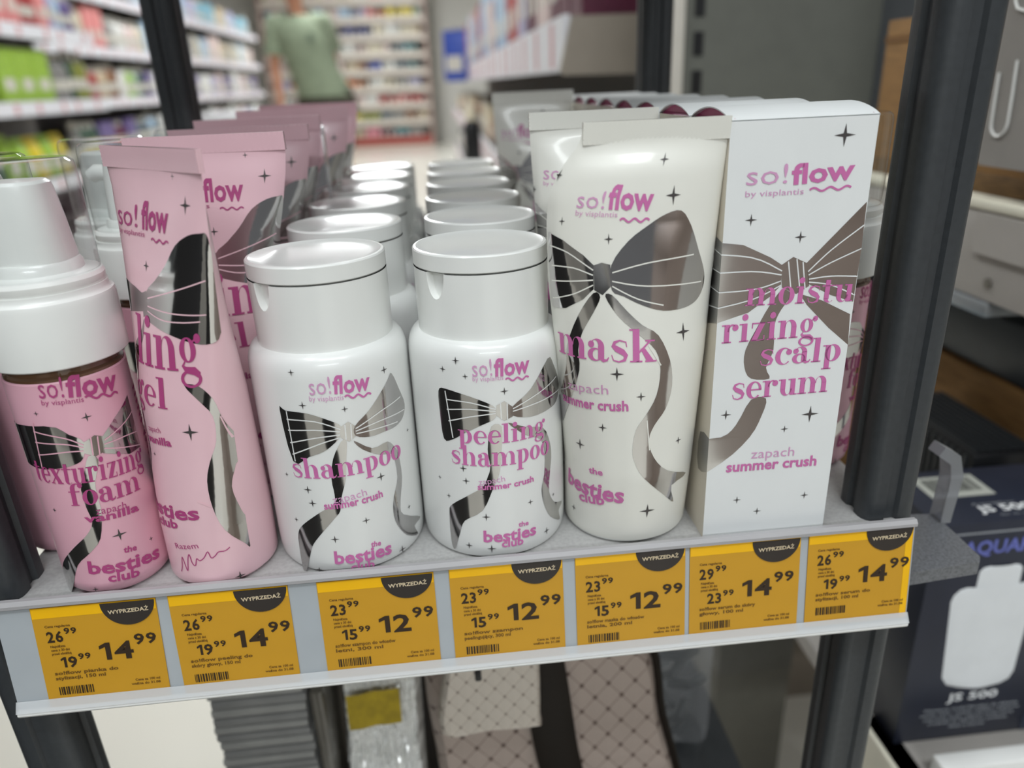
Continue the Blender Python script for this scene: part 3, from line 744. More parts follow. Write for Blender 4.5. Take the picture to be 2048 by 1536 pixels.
# ------------------------------------------------------------------ foam pump bottles
def foam(loc, label):
    t = thing('foam_pump_bottle', loc, label, 'bottle', 'pink foam pump bottles')
    r = 0.0235
    mb = MB().lathe([(0, 0.001), (0.017, 0), (0.0205, 0.0008), (0.0228, 0.0035), (r, 0.008), (r, 0.1035), (0.0228, 0.1042)], 80, 0)
    mb.lathe([(0.0229, 0.1040), (0.0228, 0.1052), (0.0215, 0.1060), (0.0215, 0.1115), (0, 0.1115)], 80, 5)
    artwork(mb, ART['foam'], cyl_surf(r + 0.00005), (1, 0, 2, 3, 3), 0.0014)
    # lines of small print round the back
    random.seed(9)
    S = cyl_surf(r + 0.00005)
    for k in range(26):
        v = 0.092 - 0.0032 * k
        for u0 in ((0.040, 0.066) if k % 7 else ()):
            w = random.uniform(0.010, 0.020)
            wrap(mb, ([(u0, v), (u0 + w, v), (u0 + w, v + 0.0014), (u0, v + 0.0014)], [(0, 1, 2, 3)]), S, 0.0002, 3, 0.0018, 0)
    mb.build('bottle_body', [PINK_LABEL, FOIL, STARC, WINE, WINE, AMBER], t)
    MB().lathe([(0, 0.1095), (0.0258, 0.1095), (0.0262, 0.1100), (0.0264, 0.1335), (0.0258, 0.1356), (0.0248, 0.1362), (0.0242, 0.1372), (0.0242, 0.1390), (0, 0.1390)], 80).build('collar', WHITE, t)
    pump = MB().lathe([(0, 0.1388), (0.0232, 0.1388), (0.0238, 0.1400), (0.0240, 0.1425), (0.0232, 0.1440), (0.0190, 0.1446), (0.0172, 0.1452), (0.0170, 0.1480), (0.0160, 0.1494), (0, 0.1494)], 72).build('pump', WHITE, t)
    hd = MB()
    secs = []
    for z, a, b in ((0.1490, 0.0150, 0.0140), (0.1505, 0.0152, 0.0141), (0.1650, 0.0140, 0.0128), (0.1770, 0.0126, 0.0118), (0.1792, 0.0121, 0.0113), (0.1804, 0.0108, 0.0100), (0.1806, 0.006, 0.006)):
        secs.append([(a * math.copysign(abs(cos(q)) ** 0.75, cos(q)), b * math.copysign(abs(sin(q)) ** 0.75, sin(q)), z) for q in [2 * pi * k / 40 for k in range(40)]])
    hd.loft(secs)
    hd.tube([(-0.008, 0.004, 0.172), (-0.0165, 0.0085, 0.1725), (-0.0195, 0.0100, 0.1705)], [0.0045, 0.0042, 0.0036], 14)
    hd.build('pump_head', WHITE, pump)
    oc = MB().lathe([(0.0222, 0.1446), (0.0230, 0.1446), (0.0230, 0.1840), (0.0224, 0.1868), (0.0208, 0.1880), (0, 0.1884)], 72)
    oc.build('clear_overcap', CLEAR, t)
    return t
fm = foam((-0.1672, 0.0258, 0), 'pink pump bottle lettered "texturizing foam" under a clear overcap, front row')
dup(fm, (-0.2045, 0.0645, 0), radians(118), 'pink pump bottle turned to its back print, beside the left front post', 'pink foam pump bottles')
dup(fm, (-0.1640, 0.1340, 0), radians(20), 'pink pump bottle with clear overcap right behind the front foam bottle', 'pink foam pump bottles')
dup(fm, (-0.1935, 0.1790, 0), radians(-30), 'clear capped pump bottle behind the one beside the left front post', 'pink foam pump bottles')
dup(fm, (-0.1640, 0.2480, 0), radians(60), 'clear capped pump bottle, third in the foam column', 'pink foam pump bottles')
dup(fm, (0.1990, 0.083, 0), radians(25), 'pink pump bottle squeezed between the serum box and right post', 'pink foam pump bottles')
dup(fm, (0.1990, 0.138, 0), radians(-40), 'pink pump bottle behind the one next to the right post', 'pink foam pump bottles')

# ------------------------------------------------------------------ crimped tubes
def interp(tab, v):
    if v <= tab[0][0]: return tab[0][1:]
    for a, b in zip(tab, tab[1:]):
        if v <= b[0]:
            t = (v - a[0]) / (b[0] - a[0])
            return [p * (1 - t) + q * t for p, q in zip(a[1:], b[1:])]
    return tab[-1][1:]
MASKT = [(0,.0303,.0303,.0008),(.038,.0310,.029,.0008),(.094,.03365,.0225,-.00115),(.1275,.0355,.0155,-.003),(.154,.0360,.010,-.0034),(.165,.0356,.008,-.0031),(.174,.0338,.006,-.0013),(.181,.0313,.003,.0012),(.185,.0294,.0012,.003),(.1930,.0288,.0009,.0037)]
MASK2 = [(0, .0253, .0253, 0), (.04, .0255, .0250, 0), (.105, .0262, .0215, 0), (.13, .0298, .016, 0), (.15, .0315, .012, 0), (.172, .0326, .005, 0), (.183, .0330, .0012, 0), (.1935, .0330, .0009, 0)]
GELT = [(0, .0245, .0245, 0), (.03, .0252, .0245, 0), (.09, .0295, .0195, 0), (.14, .0345, .0105, 0), (.165, .037, .0055, 0), (.180, .0385, .0013, 0), (.1905, .0387, .0009, 0)]
GELT2 = [(0, .0235, .0235, 0), (.05, .0238, .0235, 0), (.105, .0258, .0195, 0), (.143, .0298, .0105, 0), (.160, .0345, .0065, 0), (.172, .0372, .004, 0), (.181, .0385, .0012, 0), (.1905, .0387, .0009, 0)]
def tube_surf(tab, L, lean=(0, 0)):
    def S(u, v, off):
        a, b, cx = interp(tab, v)
        a += off; b += off
        k = min(1, b / a)
        q = max(-1, min(1, u / L))
        s = (1 - k) * q + k * sin(q * pi / 2)
        return (cx + a * s + lean[0] * v, -b * sqrt(max(0, 1 - s * s)) + lean[1] * v, v)
    return S
def tube_thing(name, loc, label, group, tab, L, art, mats_, rz, lean=(0, 0), crimp=0.0085, capm=None):
    t = thing(name, loc, label, 'tube', group, rz)
    S = tube_surf(tab, L, lean)
    top = tab[-1][0]
    vs = [0.0035] + [0.0035 + (top - 0.0035) * k / 60 for k in range(1, 61)]
    n = 56
    secs = []
    zc = top - crimp
    for v in vs:
        ring = []
        for k in range(n):
            q = k / n
            if q < 0.5:
                p = S((-1 + 4 * q) * L, v, 0)
            else:
                p = S((1 - 4 * (q - 0.5)) * L, v, 0)
                p = (p[0], 2 * lean[1] * v - p[1], p[2])
            ring.append(p)
        secs.append(ring)
    mb = MB()
    # rounded foot
    f = secs[0]
    foot = [[(p[0] * s, p[1] * s, z) for p in f] for s, z in ((0.93, 0.0018), (0.985, 0.0024))]
    mb.loft(foot + secs, 0)
    if art:
        artwork(mb, art, lambda u, v, off: S(u, v, off + 0.00004), (1, 0, 2, 3, 4), 0.0018, 0.005)
    mb.build('tube_body', mats_, t, angle=40)
    # crimp: a flat ridged band closing the top, slightly proud of the tube
    cb = MB()
    a, b, cx = tab[-1][1:]
    hw = a + 0.0003
    nx = 120
    rows = 10
    for side in (-1, 1):
        vv, ff = [], []
        for j in range(rows + 1):
            z = zc + crimp * j / rows
            for i in range(nx + 1):
                x = -hw + 2 * hw * i / nx
                bumpy = 0.00012 * ((1 if ((i // 2) + j) % 2 else -1)) if 0 < j < rows else 0
                vv.append((cx + x + lean[0] * z, side * (0.00125 + bumpy) + lean[1] * z, z))
        for j in range(rows):
            for i in range(nx):
                q = j * (nx + 1) + i
                ff.append((q, q + 1, q + nx + 2, q + nx + 1))
        cb.add(vv, ff, 0)
    zt = top
    cb.add([(cx - hw + lean[0] * zt, -0.00125 + lean[1] * zt, zt), (cx + hw + lean[0] * zt, -0.00125 + lean[1] * zt, zt), (cx + hw + lean[0] * zt, 0.00125 + lean[1] * zt, zt), (cx - hw + lean[0] * zt, 0.00125 + lean[1] * zt, zt)], [(0, 1, 2, 3)], 0)
    for sx in (-1, 1):
        cb.add([(cx + sx * hw + lean[0] * z, y + lean[1] * z, z) for z in (zc, zt) for y in (-0.00125, 0.00125)], [(0, 1, 3, 2)], 0)
    cb.build('crimp', mats_[0], t, angle=20)
    r0 = tab[0][1]
    MB().lathe([(0, 0), (r0 - 0.0035, 0), (r0 - 0.0022, 0.0006), (r0 - 0.0022, 0.0026), (0, 0.0030)], 64).build('cap', capm or mats_[0], t)
    return t

GM = [PINK, FOIL, STARC, WINE, WINE]
gel = tube_thing('gel_tube', (-0.1186, 0.0262, 0), 'pink crimped tube lettered "peeling gel" turned sideways, front row', 'pink gel tubes', GELT, 0.0388, ART['gel'], GM, radians(-45), (0.0141, 0.0141))
g2 = tube_thing('gel_tube', (-0.1145, 0.102, 0), 'pink crimped tube showing "low", second behind the sideways tube', 'pink gel tubes', GELT2, 0.0388, ART['gel'], GM, radians(-4), (0, 0))
for k, (x, y, rz, sc) in enumerate([(-0.1140, 0.170, 0, 1.0), (-0.1140, 0.2200, -1, 1.015), (-0.1040, 0.2905, 2, 1.03), (-0.1040, 0.3640, -2, 1.04)]):
    dup(g2, (x, y, 0), radians(rz), 'pink crimped tube, %s in the pink tube column' % ORD[k + 1], 'pink gel tubes', (1, 1, sc))
IM = [IVORY, FOIL, STARC, ROSE, LILAC]
mk = tube_thing('mask_tube', (0.0793, 0.0360, 0), 'ivory crimped tube lettered "mask", front row', 'white mask tubes', MASKT, 0.0490, ART['mask'], IM, 0.0, (0, -0.155), capm=WHITE)
m2 = tube_thing('mask_tube', (0.0782, 0.1050, 0), 'white crimped tube directly behind the ivory front tube', 'white mask tubes', MASK2, 0.0398, ART['mask'], IM, 0.0, capm=WHITE)
dup(m2, (0.0784, 0.3557, 0), 0, 'white crimped tube standing alone at the back of the mask column', 'white mask tubes', (1, 1, 1.035))

# clear divider standing behind the pink tubes
dv = MB()
dv.prism([(0.2150, 0.0), (0.2250, 0.0), (0.2250, 0.187), (0.2215, 0.187), (0.2175, 0.185), (0.2154, 0.181)], 'x', -0.0007, 0.0007)
tag(dv.build('shelf_divider', HAZY, None, (-0.0742, 0, 0)), 'clear upright plastic strip at the right of the rear pink tubes', 'shelf divider')

# ------------------------------------------------------------------ serum cartons
def serum(loc, label):
    t = thing('serum_box', loc, label, 'box', 'serum boxes in a row')
    w, dpt, h = 0.0302, 0.0475, 0.1905
    mb = MB()
    mb.add([(-w, 0, 0), (w, 0, 0), (w, dpt, 0), (-w, dpt, 0), (-w, 0, h), (w, 0, h), (w, dpt, h), (-w, dpt, h)], [(0, 1, 5, 4), (2, 3, 7, 6), (3, 2, 1, 0)], 0)
    mb.add([(-w, 0, 0), (w, 0, 0), (w, dpt, 0), (-w, dpt, 0), (-w, 0, h), (w, 0, h), (w, dpt, h), (-w, dpt, h)], [(1, 2, 6, 5), (3, 0, 4, 7)], 5)
    def S(u, v, off):
        if u < -w: return (-w - off, -u - w, v)
        if u > w: return (w + off, u - w, v)
        return (u, -off, v)
    d = {k: v for k, v in ART['box'].items()}
    d['F'] = [[(-420 if p[0] <= -295 else p[0], p[1]) for p in f] for f in d['F']]
    d['L'] = [[(-420 if p[0] <= -295 else p[0], p[1]) for p in f] for f in d['L']]
    artwork(mb, d, S, (1, 0, 2, 3, 4), 0, 0, (-w, w))
    mb.build('carton', [CARD_WHITE, FOIL, STARC, ROSE, LILAC, CARD_BACK], t)
    # bowed lid and the magenta dust flaps under its open ends
    lid = MB()
    n = 14
    arc = [(dpt * k / n, h + 0.0046 * sin(pi * k / n) ** 0.8) for k in range(n + 1)]
    lid.add([(x, y, z + o) for o in (0, 0.0005) for x in (-w - 0.0002, w + 0.0002) for y, z in arc], [], 0)
    N = n + 1
    fs = []
    for k in range(n):
        fs += [(2 * N + k, 3 * N + k, 3 * N + k + 1, 2 * N + k + 1), (k, k + 1, N + k + 1, N + k), (k, 2 * N + k, 2 * N + k + 1, k + 1), (N + k, N + k + 1, 3 * N + k + 1, 3 * N + k)]
    lid.f += fs; lid.m += [0] * len(fs)
    wrap(lid, flat_poly(star(0.012, 0.030, 0.0022)), lambda u, v, off: (u, v, h + 0.0046 * sin(pi * v / dpt) ** 0.8 + 0.0005 + off), 0.0001, 1, 0, 0.002)
    lid.build('lid', [CARD_WHITE, STARC], t)
    for sx in (-1, 1):
        fl = MB()
        x = sx * (w - 0.0006)
        fl.add([(x, 0.001, h - 0.0005), (x, dpt - 0.001, h - 0.0005), (x * 0.95, dpt - 0.001, h + 0.0012), (x * 0.95, 0.001, h + 0.0012)], [(0, 1, 2, 3)], 0)
        fl.add([(x * 0.95, y, z) for y, z in arc] + [(x * 0.95, dpt, h)], [tuple(range(n + 2))], 0)
        fl.build('dust_flap', MAGENTA, t)['label'] = 'magenta inside flap under the lid'
    return t
sb = serum((0.14225, 0.006, 0), 'white carton lettered "moisturizing scalp serum" with taupe bow, front row')
for k in range(7):
    dup(sb, (0.14225, 0.006 + 0.0502 * (k + 1), 0), 0, 'white serum carton, %s in the carton row' % ORD[k], 'serum boxes in a row')
# ------------------------------------------------------------------ things under the shelf
LOW = -0.335
# taupe quilted tote with dark strap
QM = quilt('taupe_quilted_fabric', (180, 164, 154), (148, 130, 120), (92, 74, 66), 0.0185)
QM2 = quilt('light_taupe_quilted_fabric', (212, 202, 190), (192, 180, 168), (146, 132, 122), 0.0115)
DKL = mat('dark_brown_leather', (26, 18, 10), 0.5, var=0.08, scale=60, bump=0.1, spec=0.25)
tote = thing('quilted_tote_bag', (0.05, 0.13, LOW), 'taupe quilted tote bag with dark strap and piping on the lower shelf', 'bag')
def pillow(mb, outline, depth, m=0, steps=9):
    """Bag body: an outline in X-Z swelling in depth, as a loft of shrinking outlines."""
    secs = []
    cx = sum(p[0] for p in outline) / len(outline); cz = sum(p[1] for p in outline) / len(outline)
    for k in range(steps + 1):
        t = -1 + 2 * k / steps
        s = 0.90 + 0.10 * sqrt(max(0, 1 - t * t))
        secs.append([(cx + (p[0] - cx) * s, t * depth, cz + (p[1] - cz) * s) for p in outline])
    return mb.loft(secs, m)
out = smooth_path([(-0.072, 0.0), (0.0, 0.0), (0.078, 0.002), (0.096, 0.016), (0.094, 0.05), (0.078, 0.120), (0.060, 0.196), (-0.02, 0.200), (-0.082, 0.192), (-0.086, 0.10)], 5, True)
pillow(MB(), out, 0.036).build('bag_body', QM, tote)
MB().tube([(p[0] * 1.005, -0.028, p[1]) for p in out if p[0] > 0.05] , 0.0028, 8).build('piping', DKL, tote)['label'] = 'black piping round the bag edge'
st = MB()
path = [(-0.011, 0.208), (-0.006, 0.165), (0.000, 0.11), (0.010, 0.055), (0.020, 0.0)]
path = smooth_path(path, 5)
secs = []
for i, (x, z) in enumerate(path):
    hw = 0.0150
    secs.append([(x - hw, -0.0385, z), (x - hw, -0.0425, z), (x - hw * 0.6, -0.0440, z), (x + hw * 0.6, -0.0440, z), (x + hw, -0.0425, z), (x + hw, -0.0385, z)])
st.loft(secs)
st.build('strap', DKL, tote)['label'] = 'dark glossy brown strap'
wl = thing('quilted_pouch', (0.003, 0.072, -0.173), 'small pale quilted pouch hanging in front of the tote strap', 'pouch')
wo = smooth_path([(-0.030, 0.0), (0.0, -0.001), (0.032, -0.002), (0.034, 0.006), (0.034, 0.060), (0.028, 0.068), (-0.018, 0.066), (-0.024, 0.05)], 4, True)
pillow(MB(), wo, 0.009).build('pouch_body', QM2, wl)
MB().box(-0.006, -0.002, -0.0105, -0.008, 0.044, 0.052, r=0.001).build('stud', BLACK, wl)
MB().tube([(0.026, 0.0, 0.060), (0.040, 0.004, 0.120), (0.045, 0.010, 0.155)], 0.002, 8).build('cord', DKL, wl)

# folded grey sheets packed in film
gs = thing('grey_sheet_stack', (-0.1455, 0.098, LOW), 'stack of folded grey sheets in film left of the yellow stickered pack', 'stack')
random.seed(11)
z = 0.0
GS = [mat('grey_folded_sheet', (136, 136, 135), 0.4, var=0.06, coat=0.3), mat('light_grey_folded_sheet', (156, 156, 153), 0.4, var=0.06, coat=0.3), mat('cream_folded_sheet', (226, 216, 190), 0.4, var=0.04, coat=0.3)]
for k in range(26):
    h = random.uniform(0.0063, 0.0078)
    dx = random.uniform(-0.0012, 0.0012)
    MB().box(-0.032 + dx, 0.030 + dx, 0.0, 0.11, z, z + h - 0.0006, r=0.0018).build('folded_sheet', GS[2] if k in (9, 10, 11) else GS[k % 2], gs)
    z += h
MB().box(-0.033, 0.031, -0.0015, 0.111, z, z + 0.004, r=0.0018).build('film_wrap', WHITE, gs)

# crumpled clear bag with a yellow price sticker
cbg = thing('film_wrapped_pack', (-0.077, 0.100, LOW), 'crumpled shiny film pack with a yellow sticker on the lower shelf', 'pack')
pk = MB()
nx, nz = 44, 56
def crumple(u, v):
    p = Vector((u * 34, v * 34, 2.3))
    a = noise.noise(p) * 0.006 + abs(noise.noise(p * 2.3)) * 0.005
    return a
vv, ff = [], []
for j in range(nz + 1):
    for i in range(nx + 1):
        u, v = i / nx, j / nz
        e = min(u, 1 - u, v, 1 - v)
        vv.append((-0.024 + 0.056 * u + 0.004 * v, 0.012 + 0.014 * max(0, v - 0.6) - 0.062 * (max(0, 0.62 - v) / 0.62) ** 1.3 - crumple(u, v) * (1 - 0.4 * (v > 0.62)) + 0.012 * max(0, 0.06 - e) / 0.06 - 0.0, 0.176 * v + 0.004))
for j in range(nz):
    for i in range(nx):
        q = j * (nx + 1) + i
        ff.append((q, q + 1, q + nx + 2, q + nx + 1))
pk.add(vv, ff, 0)
FILM = mat('shiny_white_film', (240, 240, 236), 0.2, var=0.02, spec=1.0, coat=1.0)
pk.build('film_front', FILM, cbg)
MB().prism([(0.022, 0.0), (0.115, 0.0), (0.115, 0.178), (0.046, 0.178), (0.030, 0.10)], 'x', -0.026, 0.034).build('pack_contents', mat('grey_brown_contents', (92, 84, 74), 0.6, var=0.1), cbg)
MB().box(-0.036, -0.0265, -0.004, 0.100, 0.0, 0.178, r=0.003).build('side_gusset', mat('smoky_film', (98, 94, 86), 0.2, var=0.1, coat=0.4), cbg)
sk = MB()
sk.add([(-0.014 + 0.036 * u, 0.0010 + 0.0035 * v - 0.0008 * sin(u * 9), 0.137 + 0.027 * v + 0.003 * u) for v in (0, 0.5, 1) for u in (0, 0.25, 0.5, 0.75, 1)], [(j * 5 + i, j * 5 + i + 1, j * 5 + i + 6, j * 5 + i + 5) for j in range(2) for i in range(4)], 0)
sk.build('price_sticker', mat('dull_yellow_sticker', (186, 160, 28), 0.45, var=0.12, scale=120), cbg)['label'] = 'yellow sticker'

# clear pouch of dark goods and a grey carton behind it
dp = thing('clear_zip_pouch', (0.168, 0.194, LOW), 'clear vinyl pouch of dark goods right of the tote bag', 'pouch')
po = smooth_path([(-0.026, 0.0), (0.0, 0.0), (0.026, 0.0), (0.027, 0.08), (0.026, 0.166), (0.0, 0.169), (-0.026, 0.166), (-0.027, 0.08)], 4, True)
pillow(MB(), po, 0.020).build('vinyl', HAZY, dp)
pc = MB()
random.seed(3)
for k in range(9):
    a = random.uniform(0, pi)
    x, zz = random.uniform(-0.012, 0.012), 0.015 + 0.016 * k
    pc.tube([(x - 0.016 * cos(a), -0.006, zz - 0.012 * sin(a)), (x, -0.012, zz), (x + 0.016 * cos(a), -0.006, zz + 0.012 * sin(a))], 0.0045, 8)
pc.build('dark_goods', mat('dark_slate_goods', (58, 64, 68), 0.35, var=0.15, coat=0.2), dp)
MB().box(-0.027, 0.027, -0.004, 0.004, 0.166, 0.172, r=0.001).build('zip_edge', BLACK, dp)
gc = thing('grey_carton', (0.318, 0.450, FLOOR), 'dark grey carton standing on the floor behind the right front post', 'carton')
MB().box(0, 0.100, 0, 0.14, 0, 0.288, r=0.001).build('carton_body', mat('dark_grey_card', (84, 82, 74), 0.55, var=0.05), gc)
MB().box(-0.0004, 0.1004, -0.0006, 0.05, 0.235, 0.2885, r=0.0003).build('tuck_flap', mat('darker_grey_card', (76, 75, 70), 0.5, var=0.05), gc)

# ------------------------------------------------------------------ neighbouring shelf unit on the right
SH2 = -0.303
nb = thing('shelf_unit', (0.33, 0.10, FLOOR), 'grey metal shop shelf unit right of the rack with a cream topped shelf', 'shelf unit')
Z = lambda z: z - FLOOR
MB().box(-0.010, 0.55, 0.0, 0.72, Z(SH2) - 0.02, Z(SH2), r=0.002).build('lower_board', GREYM, nb)
MB().box(0.012, 0.55, -0.016, -0.001, Z(SH2) - 0.045, Z(SH2) + 0.020, r=0.002).build('price_channel', RAILW, nb)['label'] = 'white price channel'
MB().box(-0.012, 0.012, -0.010, 0.06, Z(SH2) - 0.05, Z(SH2) + 0.0, r=0.003).build('channel_end', CREAMM, nb)
ub = MB().box(0.090, 0.55, 0.02, 0.72, Z(0.032), Z(0.100), r=0.002)
ub.build('upper_board', GREYM, nb)
MB().box(0.0885, 0.55, 0.018, 0.72, Z(0.1003), Z(0.108), r=0.002).build('board_top', CREAMM, nb)['label'] = 'cream top of the upper shelf'
MB().prism([(0.100, Z(0.068)), (0.160, Z(0.068)), (0.163, Z(0.074)), (0.163, Z(0.099)), (0.100, Z(0.099))], 'x', 0.0865, 0.0900).build('bracket_plate', GREYM, nb)
MB().lathe([(0, 0), (0.0042, 0), (0.0040, 0.0014), (0.002, 0.0020), (0, 0.0020)], 20).build('rivet', mat('dull_rivet', (126, 122, 114), 0.4, metal=0.5), nb, (0.0895, 0.140, Z(0.047))).rotation_euler = (0, radians(-90), 0)
MB().box(-0.002, 0.55, 0.69, 0.72, 0.0, Z(0.80)).build('back_panel', PANEL, nb)
up = MB().box(-0.010, 0.006, 0.672, 0.722, 0.0, Z(0.80), r=0.001).build('upright', mat('pale_upright', (206, 200, 190), 0.4, var=0.02), nb)
sl = MB()
for k in range(16):
    zz = Z(0.085 + 0.0485 * k)
    sl.box(0.024, 0.038, 0.6885, 0.6902, zz, zz + 0.030)
sl.build('slot_strip', BLACK, nb)['label'] = 'dark slots in the back panel'
MB().box(0.288, 0.330, 0.40, 0.69, Z(0.108), Z(0.80), r=0.001).build('side_panel', mat('blue_grey_panel', (112, 116, 124), 0.45, var=0.03), nb)
MB().box(-0.05, 0.55, 0.52, 0.70, 0, Z(SH2) - 0.25).build('plinth', mat('taupe_plinth', (118, 108, 96), 0.6, var=0.03), nb)

ct = thing('brown_carton', (0.44, 0.13, 0.108), 'brown cardboard carton on the cream topped shelf behind the right post', 'carton')
MB().box(0, 0.16, 0, 0.335, 0, 0.140, r=0.001).build('carton_body', MAPLE, ct)
MB().box(-0.0006, 0.10, -0.0006, 0.336, 0.120, 0.126).build('seam_tape', mat('tan_tape', (128, 92, 54), 0.4, var=0.05), ct)
MB().box(-0.0008, 0.16, -0.0008, 0.336, 0.0, 0.016, r=0.001).build('base_fold', mat('ribbed_card', (120, 90, 52), 0.7, var=0.2, scale=60, stretch=(1, 1, 12)), ct)
hb = thing('hanging_grey_bag', (0.415, 0.195, 0.134), 'flat grey blister bag with a white slot outline hanging at top right', 'bag')
GB = mat('dull_grey_film', (150, 146, 142), 0.35, var=0.03)
MB().prism([(p[0], p[1]) for p in smooth_path([(0.0, 0.006), (0.006, 0.0), (0.075, 0.0), (0.081, 0.006), (0.081, 0.24), (0.0, 0.24)], 1, True)], 'x', 0, 0.008).build('bag_sheet', GB, hb)
MB().tube([(-0.0008, 0.055, 0.074), (-0.0008, 0.053, 0.050)] + [(-0.0008, 0.0605 - 0.0085 * cos(q), 0.032 - 0.010 * sin(q)) for q in [pi * k / 10 for k in range(11)]] + [(-0.0008, 0.071, 0.066)], 0.0010, 8).build('slot_outline', RAILW, hb)
MB().tube([(-0.0008, 0.070, 0.130), (-0.0008, 0.0685, 0.113), (-0.0008, 0.065, 0.108), (-0.0008, 0.058, 0.106), (-0.0008, 0.020, 0.105)], 0.0010, 8).build('upper_slot_outline', RAILW, hb)

jb = thing('filter_box', (0.331, 0.1275, SH2), 'black carton with a white water filter jug picture, right of the rack', 'box')
MB_ = MB().box(0, 0.142, 0, 0.074, 0, 0.208, r=0.0006)
F_ = lambda u, v, off: (u, -off, v)
T_ = lambda u, v, off: (u, v, 0.208 + off)
L_ = lambda u, v, off: (-off, -u, v)
def jt(s, kind, u0, v0, u1, v1, h, m, S, off=0.0003):
    wrap(MB_, fit_text(kind, s, u0, v0, u1, v1, h), S, off, m, 0, 0)
jt('JS 500', 's', 0.0375, 0.0405, 0.0800, 0.0405, 0.0058, 1, F_)
random.seed(21)
for k, s in enumerate(['Wymienny moduł filtrujący do dzbanka', 'usuwa chlor, metale ciężkie i bakterie', 'poprawia smak i zapach wody pitnej', 'trwałość do 500 litrów, jonizacja', 'Made in Estonia']):
    w = (0.080, 0.084, 0.076, 0.068, 0.030)[k]
    jt(s, 's', 0.060 - w / 2, 0.031 - 0.0048 * k, 0.060 + w / 2, 0.031 - 0.0048 * k, 0.0022, 2, F_)
jt('AQUAPHOR', 's', 0.022, 0.181, 0.108, 0.181, 0.0085, 3, F_)
jt('JS 500', 's', 0.040, 0.012, 0.082, 0.012, 0.0060, 1, T_)
jt('filtr do wody', 't', 0.052, 0.006, 0.080, 0.006, 0.0018, 2, T_)
jt('Aquaphor', 't', 0.040, 0.0215, 0.074, 0.0215, 0.0020, 2, T_)
wrap(MB_, ([(0, 0.1985), (0.142, 0.1985), (0.142, 0.200), (0, 0.200)], [(0, 1, 2, 3)]), F_, 0.0003, 2, 0, 0)
for k in range(20):
    v = 0.165 - 0.0075 * k
    jt('informacja o produkcie nr', 't', -0.068, v, -0.012 - 0.010 * random.random(), v, 0.0015, 4, L_)
curve = smooth_path([(0.108, 0.0), (0.112, 0.035), (0.120, 0.055), (0.132, 0.066), (0.142, 0.070)], 5) + [(0.142, 0.0)]
wrap(MB_, flat_poly(curve), F_, 0.0002, 5, 0, 0)
MB_.build('carton_body', [NAVY, mat('white_print', (226, 228, 230), 0.5), mat('grey_print', (150, 154, 160), 0.5), mat('violet_blue_print', (104, 112, 190), 0.5), mat('dim_grey_print', (74, 70, 68), 0.5), mat('slate_blue_print', (58, 64, 80), 0.42)], jb)
# the jug picture is raised a hair off the carton and shaded by its own curve
jug = MB()
def half(x, z, r0, r1, z0, z1, m, n=20, cap=None, bulge=0.03):
    secs = []
    return secs
def relief(outline, depth, m):
    n = 18
    vs, fs = [], []
    for (zz, xa, xb) in outline:
        for i in range(n + 1):
            q = -1 + 2 * i / n
            vs.append(((xa + xb) / 2 + (xb - xa) / 2 * q, -0.0004 - depth * sqrt(max(0, 1 - q * q)), zz))
    for j in range(len(outline) - 1):
        for i in range(n):
            q = j * (n + 1) + i
            fs.append((q, q + 1, q + n + 2, q + n + 1))
    jug.add(vs, fs, m)
relief([(0.0530, 0.053, 0.069), (0.0545, 0.044, 0.080), (0.0585, 0.0340, 0.0860), (0.066, 0.0290, 0.0885), (0.140, 0.0220, 0.0880), (0.1460, 0.0235, 0.0865), (0.1505, 0.0275, 0.0825), (0.1520, 0.033, 0.077)], 0.0012, 0)
relief([(0.1505, 0.0395, 0.0735), (0.1655, 0.0395, 0.0730), (0.1685, 0.042, 0.0705), (0.1695, 0.047, 0.066)], 0.0010, 0)
jug.build('jug_picture', [mat('jug_print_white', (226, 229, 232), 0.5, var=0.02)], jb)['label'] = 'white water filter jug picture'
lb = MB().box(0.018, 0.068, 0.034, 0.064, 0.2082, 0.2086)
for k in range(22):
    u = 0.024 + 0.0018 * k
    lb.box(u, u + random.choice((0.0005, 0.001)), 0.041, 0.060, 0.2087, 0.20885, 1)
lb.build('barcode_label', [mat('label_paper', (176, 178, 170), 0.5), BLACK], jb)['label'] = 'white barcode label'
cp = MB().prism(smooth_path([(0.112, 0.0), (0.145, 0.0), (0.145, 0.040), (0.124, 0.038), (0.118, 0.034)], 1, True), 'y', -0.0075, -0.0060)
tag(cp.build('clear_price_holder', HAZY, None, (0.331, 0.1275, SH2)), 'clear plastic card holder in front of the black filter carton', 'card holder')
tg = MB().box(0, 0.0175, -0.0175, -0.0160, 0, 0.020, 0, r=0.0003)
tg.box(0.003, 0.0145, -0.0179, -0.0174, 0.003, 0.016, 1)
tag(tg.build('mini_tag', [mat('dark_violet_card', (60, 40, 60), 0.4), mat('lilac_card', (170, 150, 180), 0.4)], None, (0.374, 0.0995, SH2 - 0.010)), 'small dark violet tag on the white price channel bottom right', 'tag')

